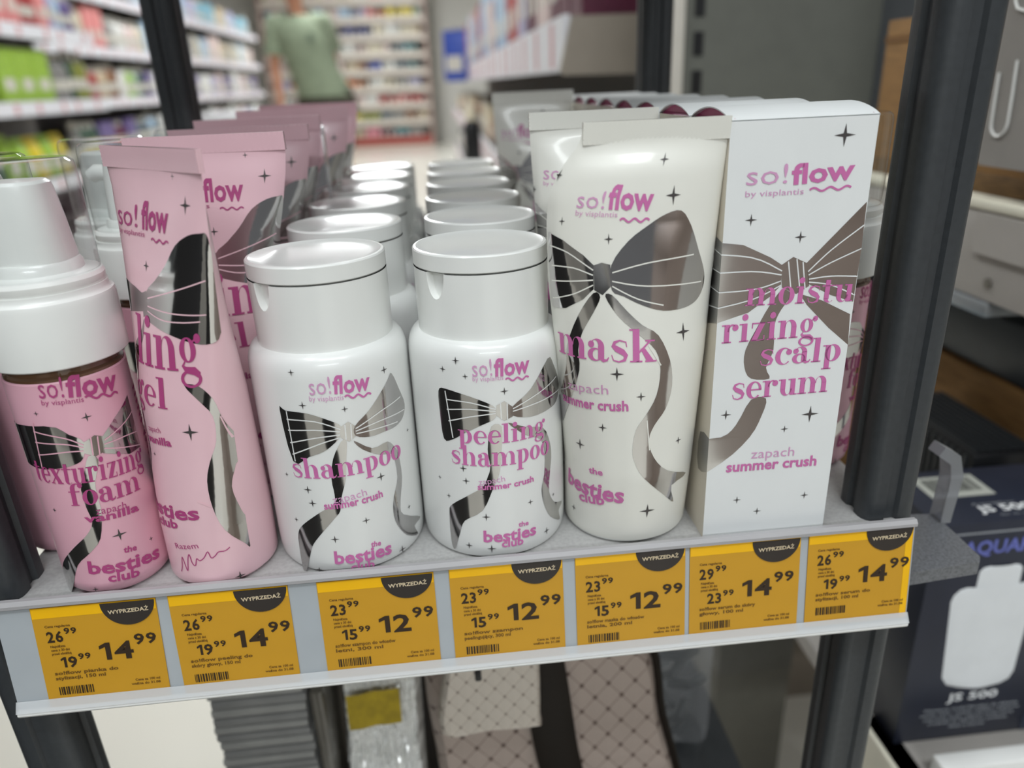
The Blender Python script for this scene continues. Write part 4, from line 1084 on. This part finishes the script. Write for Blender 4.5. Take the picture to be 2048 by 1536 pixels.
rb = thing('ribbed_black_case', (0.425, 0.222, SH2), 'black ribbed plastic case behind the filter carton', 'case')
MB().box(0, 0.058, 0, 0.13, 0, 0.207, r=0.004).build('case_body', BLACK, rb)
cr = MB()
for k in range(14):
    cr.box(-0.0020, 0.001, 0.006 + 0.0085 * k, 0.0105 + 0.0085 * k, 0.02, 0.203, r=0.0008)
for k in range(9):
    cr.box(0.004 + 0.006 * k, 0.0072 + 0.006 * k, 0.004, 0.126, 0.206, 0.2090, r=0.0008)
cr.build('ribs', mat('charcoal_plastic', (30, 33, 36), 0.45, var=0.05), rb)
dk = MB().box(0, 0.14, 0, 0.40, 0, 0.055, r=0.003)  # dark slab put in for the deep shade under the grey shelf
tag(dk.build('shade_slab', mat('slate_shade_tone', (38, 48, 56), 0.4, var=0.06), None, (0.506, 0.205, SH2 + 0.2355)), 'dark slab standing in for the shade between the long brown carton and the grey shelf', 'case')
bc = thing('brown_carton', (0.50, 0.20, SH2), 'long brown carton lying behind the black ribbed case', 'carton')
MB().box(0, 0.16, 0, 0.42, 0, 0.235, r=0.001).build('carton_body', MAPLE, bc)
MB().box(-0.0008, 0.162, -0.0008, 0.421, 0.150, 0.156).build('seam_tape', MATS['tan_tape'], bc)
bs = MB().box(0, 0.045, 0, 0.05, 0, 0.012, r=0.003)
tag(bs.build('blue_strip_card', clear('blue_tinted_plastic', (0.45, 0.62, 0.72), 1.0, 0.1, 0.25), None, (0.418, 0.235, 0.0195)), 'pale blue plastic clip under the grey shelf edge', 'clip')
# ------------------------------------------------------------------ shop behind: shelving runs, goods, person
random.seed(17)
LIPM = mat('pale_shelf_lip', (224, 224, 230), 0.35, var=0.02)
SHADE = mat('grey_shelf_steel', (84, 80, 76), 0.5, var=0.03)
REDP = mat('faint_red_price_mark', (206, 160, 164), 0.5)
PC = {'pink': (222, 130, 150), 'salmon': (226, 140, 138), 'white': (226, 226, 222), 'lavender': (180, 176, 206), 'pale blue': (170, 196, 220), 'sky blue': (130, 184, 204), 'lime green': (150, 186, 60),
      'olive green': (140, 144, 64), 'yellow': (214, 192, 40), 'dark green': (56, 84, 66), 'grey': (140, 138, 136), 'brown': (140, 96, 66), 'beige': (206, 188, 160), 'violet': (104, 88, 140), 'red': (170, 60, 62),
      'teal': (52, 130, 140), 'navy blue': (60, 66, 124), 'blue': (54, 80, 170), 'black': (40, 40, 42), 'maroon': (96, 34, 60), 'orange': (218, 124, 60), 'mint': (186, 206, 190), 'cream': (222, 212, 188), 'slate': (92, 104, 112), 'blush': (226, 204, 200)}
GOODM = {k: mat('goods_' + k.replace(' ', '_'), v, 0.4, var=0.12, scale=25, coat=0.15) for k, v in PC.items()}
PALE = mat('goods_label_white', (206, 202, 192), 0.45, var=0.1, scale=60)
_mesh = {}
def good(shape, col, loc, w, d, h, label, group, rz=0.0):
    """One packet, bottle, jar or carton; same-shape goods share a mesh scaled to size."""
    key = (shape, col)
    if key not in _mesh:
        mb = MB()
        if shape == 'carton':
            mb.box(-0.5, 0.5, -0.5, 0.5, 0, 1, 0, r=0.02, seg=1)
            mb.box(-0.30, 0.30, -0.506, -0.49, 0.22, 0.44, 1); mb.box(-0.506, -0.49, -0.30, 0.30, 0.22, 0.44, 1); mb.box(0.49, 0.506, -0.30, 0.30, 0.22, 0.44, 1)
        elif shape == 'bottle':
            mb.lathe([(0, 0), (0.46, 0), (0.5, 0.03), (0.5, 0.66), (0.44, 0.74), (0.24, 0.80), (0.22, 0.82)], 20, 0)
            mb.lathe([(0.26, 0.82), (0.26, 0.98), (0.22, 1.0), (0, 1.0)], 16, 1)
            mb.lathe([(0.506, 0.22), (0.506, 0.44)], 20, 1)
        elif shape == 'jar':
            mb.lathe([(0, 0), (0.46, 0), (0.5, 0.05), (0.5, 0.7), (0.46, 0.74)], 20, 0)
            mb.lathe([(0.5, 0.74), (0.5, 0.97), (0.46, 1.0), (0, 1.0)], 20, 1)
        else:  # pouch: flat at the top, full at the foot
            secs = []
            for z, a, b in ((0, 0.44, 0.42), (0.1, 0.5, 0.5), (0.45, 0.5, 0.42), (0.8, 0.49, 0.2), (0.92, 0.49, 0.06), (1.0, 0.49, 0.05)):
                secs.append([(a * math.copysign(abs(cos(q)) ** 0.6, cos(q)), b * math.copysign(abs(sin(q)) ** 0.6, sin(q)), z) for q in [2 * pi * k / 16 for k in range(16)]])
            mb.loft(secs, 0)
            mb.box(-0.34, 0.34, -0.5, -0.40, 0.2, 0.5, 1)
        o = mb.build(shape, [GOODM[col], PALE])
        _mesh[key] = o
    else:
        o = _mesh[key].copy()
        COL.objects.link(o)
    o.name = 'goods_' + shape
    o.location = (loc[0], loc[1], loc[2] + SZ)
    o.rotation_euler = (0, 0, rz)
    o.scale = (w, d, h)
    tag(o, label, shape, group)
    return o

def run_y(name, x, y0, y1, zs, label, depth=0.42, face=1, lip=0.055, back=True, top=None):
    """A shelving run along Y whose face looks along +X (face 1) or -X (face -1)."""
    t = thing(name, (x, 0, FLOOR), label, 'shelving')
    xa, xb = (-depth, 0) if face > 0 else (0, depth)
    xe = xa if face > 0 else xb
    MB().box(min(xe, xe + 0.03 * face), max(xe, xe + 0.03 * face), y0, y1, 0, top or (zs[-1] - FLOOR + 0.5)).build('back_panel', SHADE, t)
    MB().box(xa, xb, y0, y1, 0, zs[0] - FLOOR - 0.06).build('plinth', SHADE, t)
    for z in zs:
        s = MB().box(xa, xb, y0, y1, z - FLOOR - 0.03, z - FLOOR).build('shelf', SHADE, t)
        lp = MB()
        x0, x1 = (0.0, 0.012) if face > 0 else (-0.012, 0.0)
        lp.box(x0, x1, y0, y1, z - FLOOR - lip, z - FLOOR + 0.004, 0)
        for k in range(int((y1 - y0) / 0.21)):
            yy = y0 + 0.08 + 0.21 * k + random.uniform(0, 0.08)
            xm = 0.012 if face > 0 else -0.0135
            lp.box(xm, xm + 0.0015, yy, yy + 0.035, z - FLOOR - lip + 0.008, z - FLOOR - 0.004, 1)
        lp.build('shelf_lip', [LIPM, REDP], s)
    return t

def fill_y(x, y0, y1, z, seq, where, face=1, wr=(0.07, 0.11), hr=(0.17, 0.24), depth=0.09, gap=0.008):
    """Stand goods side by side along a run; seq = list of (shape, colour) walked through with repeats."""
    y = y0 + 0.02
    i = 0
    while y + wr[0] < y1:
        shape, col = seq[i % len(seq)]
        reps = random.choice((1, 2, 3))
        w, h = random.uniform(*wr), random.uniform(*hr)
        if shape == 'jar': h *= 0.6
        for _ in range(reps):
            if y + w > y1:
                y += 0.01
                break
            good(shape, col, (x - face * (0.03 + w / 2), y + w / 2, z + 0.001), w * 0.96, w * 0.96, h, '%s %s %s' % (col, shape, where), '%s %ss %s' % (col, shape, where), radians(90 if face > 0 else -90))
            y += w + gap
        i += 1

ZS = [-0.47, -0.13, 0.205, 0.525, 0.86]
run_y('shelf_run', -1.8, 2.3, 4.25, ZS, 'pale lipped shelving at the left with green and pink packs')
fill_y(-1.8, 2.4, 3.9, 0.525, [('carton', 'pink'), ('carton', 'salmon'), ('bottle', 'red'), ('carton', 'salmon')], 'on the top left shelf above the green cartons', hr=(0.2, 0.26))
fill_y(-1.8, 3.9, 4.25, 0.525, [('bottle', 'lavender'), ('bottle', 'pale blue'), ('bottle', 'violet'), ('carton', 'lavender')], 'at the far end of the pink shelf', wr=(0.06, 0.08))
fill_y(-1.8, 2.6, 3.28, 0.205, [('bottle', 'olive green'), ('pouch', 'yellow'), ('bottle', 'lime green')], 'on the left shelf in front of the lime cartons', wr=(0.06, 0.08))
for k in range(3):
    good('carton', 'lime green', (-1.88, 3.36 + 0.155 * k, 0.206), 0.15, 0.12, 0.225, 'lime green carton, %s of three on the left middle shelf' % ('nearest', 'middle', 'farthest')[k], 'three lime cartons', radians(90))
fill_y(-1.8, 3.80, 4.24, 0.205, [('bottle', 'grey'), ('bottle', 'dark green'), ('bottle', 'olive green'), ('bottle', 'grey')], 'beside the lime cartons', wr=(0.06, 0.075))
fill_y(-1.8, 2.7, 3.32, -0.13, [('jar', 'dark green'), ('pouch', 'lime green')], 'on the left lower shelf near end', wr=(0.08, 0.1))
for k, c in enumerate(['lime green', 'yellow', 'lime green', 'yellow']):
    good('pouch', c, (-1.87, 3.36 + 0.12 * k, -0.129), 0.115, 0.1, 0.19, '%s pouch on the left lower shelf, %s of four' % (c, ('nearest', 'second', 'third', 'farthest')[k]), 'bright pouches on the lower shelf', radians(90))
fill_y(-1.8, 3.86, 4.24, -0.13, [('bottle', 'grey'), ('jar', 'yellow'), ('bottle', 'black')], 'beside the bright pouches', wr=(0.07, 0.085))

run_y('shelf_run', -2.22, 4.5, 10.4, ZS, 'second shelving run further down the left aisle')
fill_y(-2.22, 4.9, 6.3, 0.525, [('bottle', 'white'), ('bottle', 'blush'), ('bottle', 'cream'), ('carton', 'salmon'), ('bottle', 'grey')], 'high on the second left run', hr=(0.2, 0.27))
fill_y(-2.22, 4.9, 6.3, 0.205, [('bottle', 'mint'), ('bottle', 'dark green'), ('bottle', 'red'), ('bottle', 'beige'), ('bottle', 'brown'), ('carton', 'white'), ('bottle', 'lime green')], 'mid height on the second left run', wr=(0.06, 0.08))
fill_y(-2.22, 4.9, 6.3, -0.13, [('bottle', 'dark green'), ('carton', 'violet'), ('bottle', 'maroon'), ('carton', 'violet'), ('bottle', 'slate'), ('bottle', 'pale blue')], 'low on the second left run')
fill_y(-2.22, 6.3, 10.3, 0.86, [('carton', 'pale blue'), ('carton', 'lavender'), ('bottle', 'sky blue'), ('carton', 'sky blue'), ('bottle', 'white'), ('carton', 'beige')], 'on the top of the second left run', wr=(0.09, 0.13))
fill_y(-2.22, 6.3, 10.3, 0.525, [('bottle', 'cream'), ('carton', 'pale blue'), ('bottle', 'white'), ('carton', 'blush'), ('bottle', 'beige'), ('carton', 'grey')], 'past the post high on the second left run', wr=(0.09, 0.13))
fill_y(-2.22, 6.3, 10.3, 0.205, [('bottle', 'violet'), ('carton', 'white'), ('bottle', 'lavender'), ('carton', 'blush'), ('bottle', 'grey')], 'past the post mid height on the second left run', wr=(0.09, 0.13))
fill_y(-2.22, 6.3, 10.3, -0.13, [('bottle', 'slate'), ('carton', 'white'), ('carton', 'grey'), ('carton', 'blush'), ('bottle', 'violet')], 'past the post low on the second left run', wr=(0.09, 0.13))
# white end-of-aisle bin
wb = thing('promotion_bin', (-1.72, 6.6, FLOOR), 'white promotion bin standing at the left aisle before the second run', 'bin')
MB().box(-0.2, 0.2, -0.3, 0.3, 0, 0.78, r=0.01).build('bin_body', WHITE, wb)
MB().box(-0.205, 0.205, -0.305, 0.305, 0.78, 0.83, r=0.01).build('bin_rim', LIPM, wb)

# far wall shelving
fw = thing('wall_shelving', (-1.35, 13.5, FLOOR), 'pale wall shelving with many rows at the far end of the shop', 'shelving')
X0, X1 = -1.35, 1.30
MB().box(X0, X1, 0.10, 0.13, 0, 2.9).build('back_panel', mat('pale_back_panel', (206, 196, 188), 0.6), fw)
FZ = [-0.62 + 0.262 * k for k in range(10)]
MB().box(X0, X1, -0.30, 0.1, 0, FZ[0] - FLOOR - 0.06).build('plinth', mat('beige_plinth', (206, 196, 182), 0.5), fw)
REDL = mat('brick_red_lip', (158, 66, 58), 0.45, var=0.05)
WALLL = mat('warm_white_lip', (204, 194, 184), 0.45, var=0.03)
for k, z in enumerate(FZ):
    s = MB().box(X0, X1, -0.30, 0.1, z - FLOOR - 0.02, z - FLOOR).build('shelf', WALLL, fw)
    MB().box(X0, X1, -0.312, -0.30, z - FLOOR - (0.11 if k == 0 else 0.06), z - FLOOR + 0.03).build('shelf_lip', REDL if k == 0 else WALLL, s)
for sx in (X0, X1 - 0.04):
    MB().box(sx, sx + 0.04, -0.32, 0.1, 0, 2.9).build('end_panel', mat('dusty_pink_panel', (186, 160, 152), 0.5), fw)
ROWS = [['yellow', 'beige', 'pink', 'maroon', 'teal', 'grey', 'slate'], ['red', 'yellow', 'olive green', 'slate', 'grey', 'brown', 'beige'], ['white', 'blush', 'white', 'red', 'salmon', 'red', 'salmon'], ['lavender', 'orange', 'brown', 'white', 'cream', 'grey', 'lavender', 'yellow'],
        ['blush', 'beige', 'brown', 'blue', 'white', 'slate', 'teal', 'slate'], ['grey', 'white', 'blush', 'cream', 'blush', 'slate', 'teal', 'yellow'], ['blush', 'navy blue', 'navy blue', 'cream', 'white', 'cream', 'beige'], ['blush', 'pale blue', 'lavender', 'salmon', 'orange', 'yellow', 'yellow', 'mint'],
        ['blush', 'cream', 'white', 'salmon', 'cream', 'cream', 'mint'], ['white', 'blush', 'cream', 'pink', 'white', 'cream', 'mint']]
for k, z in enumerate(FZ):
    row = ROWS[k]
    x = -2.62
    while x < -0.235:
        f = (x + 1.75) / 1.7
        c = row[min(len(row) - 1, max(0, int(f * len(row))))] if f > 0 else row[0 if int(x * 7) % 2 else 1]
        w = random.uniform(0.085, 0.13)
        sh = random.choice(('carton', 'bottle', 'carton', 'pouch'))
        good(sh, c, (x + w / 2, 13.28, z + 0.001), w * 0.95, 0.1, random.uniform(0.15, 0.19), '%s %s on the far wall shelving, row %s from the floor' % (c, sh, ['first', 'second', 'third', 'fourth', 'fifth', 'sixth', 'seventh', 'eighth', 'ninth', 'tenth'][k]), '%s %ss in far wall row %d' % (c, sh, k + 1))
        x += w + 0.004

# right hand run beyond the rack, its end panel towards us
rr = run_y('shelf_run', 0.235, 1.08, 9.5, [-0.47, -0.06, 0.305], 'white lipped shelving run behind the rack at the right', face=-1, lip=0.085, depth=0.45, top=1.9)
ep = MB()
ep.prism([(0.215, 0.222), (0.222, 0.214), (0.66, 0.206), (0.66, 0.305), (0.236, 0.305)], 'y', 1.060, 1.079)
epo = ep.build('shelf_end_panel', BEIGE)
tag(epo, 'beige metal end cover closing the white lipped shelf behind the rack', 'end cover')
fill_y(0.235, 1.12, 2.0, 0.305, [('carton', 'maroon'), ('carton', 'blush'), ('carton', 'maroon'), ('carton', 'blue'), ('bottle', 'violet'), ('carton', 'red')], 'on the white lipped shelf behind the rack', face=-1, wr=(0.09, 0.13), hr=(0.22, 0.3))
fill_y(0.235, 2.0, 9.3, 0.305, [('carton', 'lavender'), ('carton', 'red'), ('carton', 'pale blue'), ('bottle', 'navy blue'), ('carton', 'blush'), ('carton', 'pale blue')], 'far along the white lipped shelf', face=-1, wr=(0.12, 0.2), hr=(0.22, 0.32))
fill_y(0.235, 1.5, 9.3, -0.06, [('bottle', 'brown'), ('carton', 'beige'), ('jar', 'orange'), ('carton', 'cream'), ('bottle', 'grey')], 'under the white lipped shelf', face=-1, wr=(0.12, 0.2), hr=(0.12, 0.2))
fill_y(0.235, 2.2, 9.3, -0.47, [('carton', 'white'), ('carton', 'grey'), ('carton', 'blush'), ('bottle', 'white')], 'on the low shelf of the right run', face=-1, wr=(0.14, 0.22), hr=(0.14, 0.22))
good('pouch', 'blue', (0.145, 4.7, 0.22), 0.15, 0.06, 0.288, 'bright blue pouch hanging on the right run end', 'hanging blue pouch', radians(-20))
hk = MB().tube([(0.236, 4.7, 0.515), (0.14, 4.7, 0.515), (0.135, 4.7, 0.530)], 0.006, 8)
tag(hk.build('hang_hook', GREYM), 'steel hook holding the bright blue pouch', 'hook')
gb = thing('dark_spray_bottle', (0.150, 3.1, -0.06), 'dark bottle with pale cap standing out from the right run', 'bottle')
MB().lathe([(0, -0.05), (0.034, -0.05), (0.037, -0.04), (0.037, 0.085), (0.03, 0.11), (0.022, 0.12)], 28).build('bottle_body', BLACK, gb)
MB().lathe([(0.026, 0.118), (0.026, 0.16), (0.022, 0.168), (0, 0.168)], 24).build('cap', GOODM['cream'], gb)
MB().box(-0.05, 0.0725, -0.05, 0.05, -0.058, -0.0505, r=0.001).build('tray', CREAMM, gb)

# ------------------------------------------------------------------ the shopper
pr = thing('person', (-0.955, 6.0, FLOOR), 'person in a sage green t-shirt and dark shorts down the aisle', 'person')
SHIRT = mat('sage_green_cotton', (132, 144, 120), 0.8, var=0.06, scale=14, bump=0.2)
SHORT = mat('dark_olive_shorts', (62, 58, 46), 0.8, var=0.08)
HAIR = mat('brown_hair', (70, 50, 38), 0.6, var=0.15, scale=80)
J = {'pelvis': (0.10, 0, 0.93, 0.125), 'waist': (0.07, 0, 1.06, 0.115), 'chest': (0.01, -0.01, 1.30, 0.135), 'neck0': (-0.02, 0, 1.475, 0.06), 'neck': (-0.025, -0.01, 1.54, 0.052), 'head0': (-0.03, -0.03, 1.62, 0.072), 'head1': (-0.035, -0.035, 1.70, 0.082), 'head2': (-0.035, -0.025, 1.77, 0.06),
     'shl': (-0.19, 0, 1.43, 0.062), 'ell': (-0.235, -0.02, 1.15, 0.042), 'wrl': (-0.215, -0.08, 0.905, 0.028), 'hal': (-0.212, -0.10, 0.83, 0.026),
     'shr': (0.155, 0, 1.43, 0.062), 'elr': (0.200, 0.10, 1.19, 0.042), 'wrr': (0.09, 0.20, 1.06, 0.028), 'har': (0.04, 0.20, 1.02, 0.026),
     'hil': (0.01, 0, 0.90, 0.10), 'knl': (-0.005, -0.02, 0.50, 0.062), 'anl': (-0.01, 0.02, 0.09, 0.042), 'tol': (-0.015, -0.12, 0.03, 0.032),
     'hir': (0.19, 0, 0.90, 0.10), 'knr': (0.21, -0.10, 0.51, 0.062), 'anr': (0.22, -0.02, 0.09, 0.042), 'tor': (0.225, -0.16, 0.03, 0.032)}
E_ = [('pelvis', 'waist'), ('waist', 'chest'), ('chest', 'neck0'), ('neck0', 'neck'), ('neck', 'head0'), ('head0', 'head1'), ('head1', 'head2'), ('chest', 'shl'), ('shl', 'ell'), ('ell', 'wrl'), ('wrl', 'hal'), ('chest', 'shr'), ('shr', 'elr'), ('elr', 'wrr'), ('wrr', 'har'), ('pelvis', 'hil'), ('hil', 'knl'), ('knl', 'anl'), ('anl', 'tol'), ('pelvis', 'hir'), ('hir', 'knr'), ('knr', 'anr'), ('anr', 'tor')]
def finger(base, way, n):
    J[n + '0'] = (*base, 0.010); J[n + '1'] = (base[0] + way[0] * 0.5, base[1] + way[1] * 0.5, base[2] + way[2] * 0.5, 0.0085); J[n + '2'] = (base[0] + way[0], base[1] + way[1] - 0.008, base[2] + way[2], 0.0075)
for hand, sgn in (('hal', 1), ('har', -1)):
    hx, hy, hz, _ = J[hand]
    for q, ln in enumerate((0.068, 0.078, 0.074, 0.058)):
        n = '%s_f%d' % (hand, q)
        finger((hx, hy - 0.027 + 0.018 * q, hz - 0.02), (0.006 * sgn, -0.012, -ln), n)
        E_.extend([(hand, n + '0'), (n + '0', n + '1'), (n + '1', n + '2')])
    n = hand + '_t'
    finger((hx + 0.008 * sgn, hy - 0.035, hz + 0.02), (0.012 * sgn, -0.025, -0.045), n)
    E_.extend([(hand, n + '0'), (n + '0', n + '1'), (n + '1', n + '2')])
keys = list(J)
me = bpy.data.meshes.new('body')
me.from_pydata([J[k][:3] for k in keys], [(keys.index(a), keys.index(b)) for a, b in E_], [])
ob = bpy.data.objects.new('body', me)
COL.objects.link(ob)
mod = ob.modifiers.new('skin', 'SKIN')
for i, k in enumerate(keys):
    me.skin_vertices[0].data[i].radius = (J[k][3], J[k][3])
    me.skin_vertices[0].data[i].use_root = (k == 'pelvis')
sub = ob.modifiers.new('smooth', 'SUBSURF'); sub.levels = 2; sub.render_levels = 2
bpy.context.view_layer.update()
bme = bpy.data.meshes.new_from_object(ob.evaluated_get(bpy.context.evaluated_depsgraph_get()))
bpy.data.objects.remove(ob)
bme.materials.clear(); bme.materials.append(SKIN)
bme.polygons.foreach_set('use_smooth', [True] * len(bme.polygons))
body = bpy.data.objects.new('body', bme)
COL.objects.link(body); body.parent = pr
def ell(cx, cy, z, a, b, n=28):
    return [(cx + a * cos(2 * pi * k / n), cy + b * sin(2 * pi * k / n), z) for k in range(n)]
sh = MB().loft([ell(0.115, 0, 0.925, 0.215, 0.165), ell(0.105, 0, 0.97, 0.210, 0.160), ell(0.05, 0, 1.12, 0.190, 0.145), ell(0.015, -0.005, 1.28, 0.195, 0.150), ell(-0.01, -0.005, 1.40, 0.205, 0.140), ell(-0.018, 0, 1.455, 0.165, 0.110), ell(-0.02, 0, 1.495, 0.080, 0.075)], cap=False)
for s, e in (('shl', 'ell'), ('shr', 'elr')):
    a, b_ = Vector(J[s][:3]), Vector(J[e][:3])
    a2 = a + (Vector((0, 0, 1.43)) - a) * 0.45
    sh.tube([a2, a + Vector((0, 0, 0.005)), a.lerp(b_, 0.35), a.lerp(b_, 0.72)], [0.085, 0.088, 0.082, 0.086], 18)
sp = MB()
shirt = sh.build('t_shirt', SHIRT, pr, angle=60)
lg = MB().lathe([(0, 0), (0.03, 0), (0.03, 0.003), (0, 0.003)], 20)
lg.build('chest_print', mat('dark_sage_print', (104, 118, 100), 0.7), shirt, (0.075, -0.152, 1.33)).rotation_euler = (radians(90), 0, 0)
so = MB().loft([ell(0.13, 0, 0.80, 0.235, 0.16), ell(0.115, 0, 0.98, 0.205, 0.15)])
for h, k in (('hil', 'knl'), ('hir', 'knr')):
    a, b_ = Vector(J[h][:3]), Vector(J[k][:3])
    so.tube([a, a.lerp(b_, 0.5), a.lerp(b_, 0.9)], [0.118, 0.108, 0.100], 18)
so.build('shorts', SHORT, pr, angle=60)
hr = MB().lathe([(0.088, 1.66), (0.098, 1.72), (0.092, 1.78), (0.06, 1.825), (0, 1.84)], 24, 0, (-0.035, -0.01))
hr.build('hair', HAIR, pr, angle=60)
fc = MB()
for sx in (-1, 1):
    fc.lathe([(0, 1.686), (0.009, 1.69), (0.011, 1.697), (0.009, 1.704), (0, 1.708)], 10, 0, (-0.035 + 0.033 * sx, -0.110))
fc.build('eye', mat('eye_dark', (60, 50, 45), 0.3), pr)
MB().tube([(-0.035, -0.112, 1.70), (-0.035, -0.132, 1.655), (-0.035, -0.116, 1.645)], [0.008, 0.013, 0.009], 10).build('nose', SKIN, pr)
MB().tube([(-0.062, -0.100, 1.612), (-0.035, -0.110, 1.609), (-0.008, -0.100, 1.612)], [0.004, 0.007, 0.004], 8).build('mouth', mat('lips', (170, 96, 90), 0.5), pr)
for sx in (-1, 1):
    MB().tube([(-0.035 + 0.082 * sx, -0.02, 1.66), (-0.035 + 0.092 * sx, -0.005, 1.69), (-0.035 + 0.086 * sx, -0.01, 1.72)], [0.008, 0.013, 0.009], 8).build('ear', SKIN, pr)
for a, sx in (('tol', 0), ('tor', 0)):
    x, y, z, _ = J[a]
    MB().loft([[(x + 0.045 * cos(q), y + 0.06 + 0.125 * sin(q), zz) for q in [2 * pi * k / 20 for k in range(20)]] for zz in (0.0, 0.05)] + [[(x + 0.035 * cos(q), y + 0.09 + 0.085 * sin(q), 0.085) for q in [2 * pi * k / 20 for k in range(20)]]]).build('shoe', WHITE, pr)
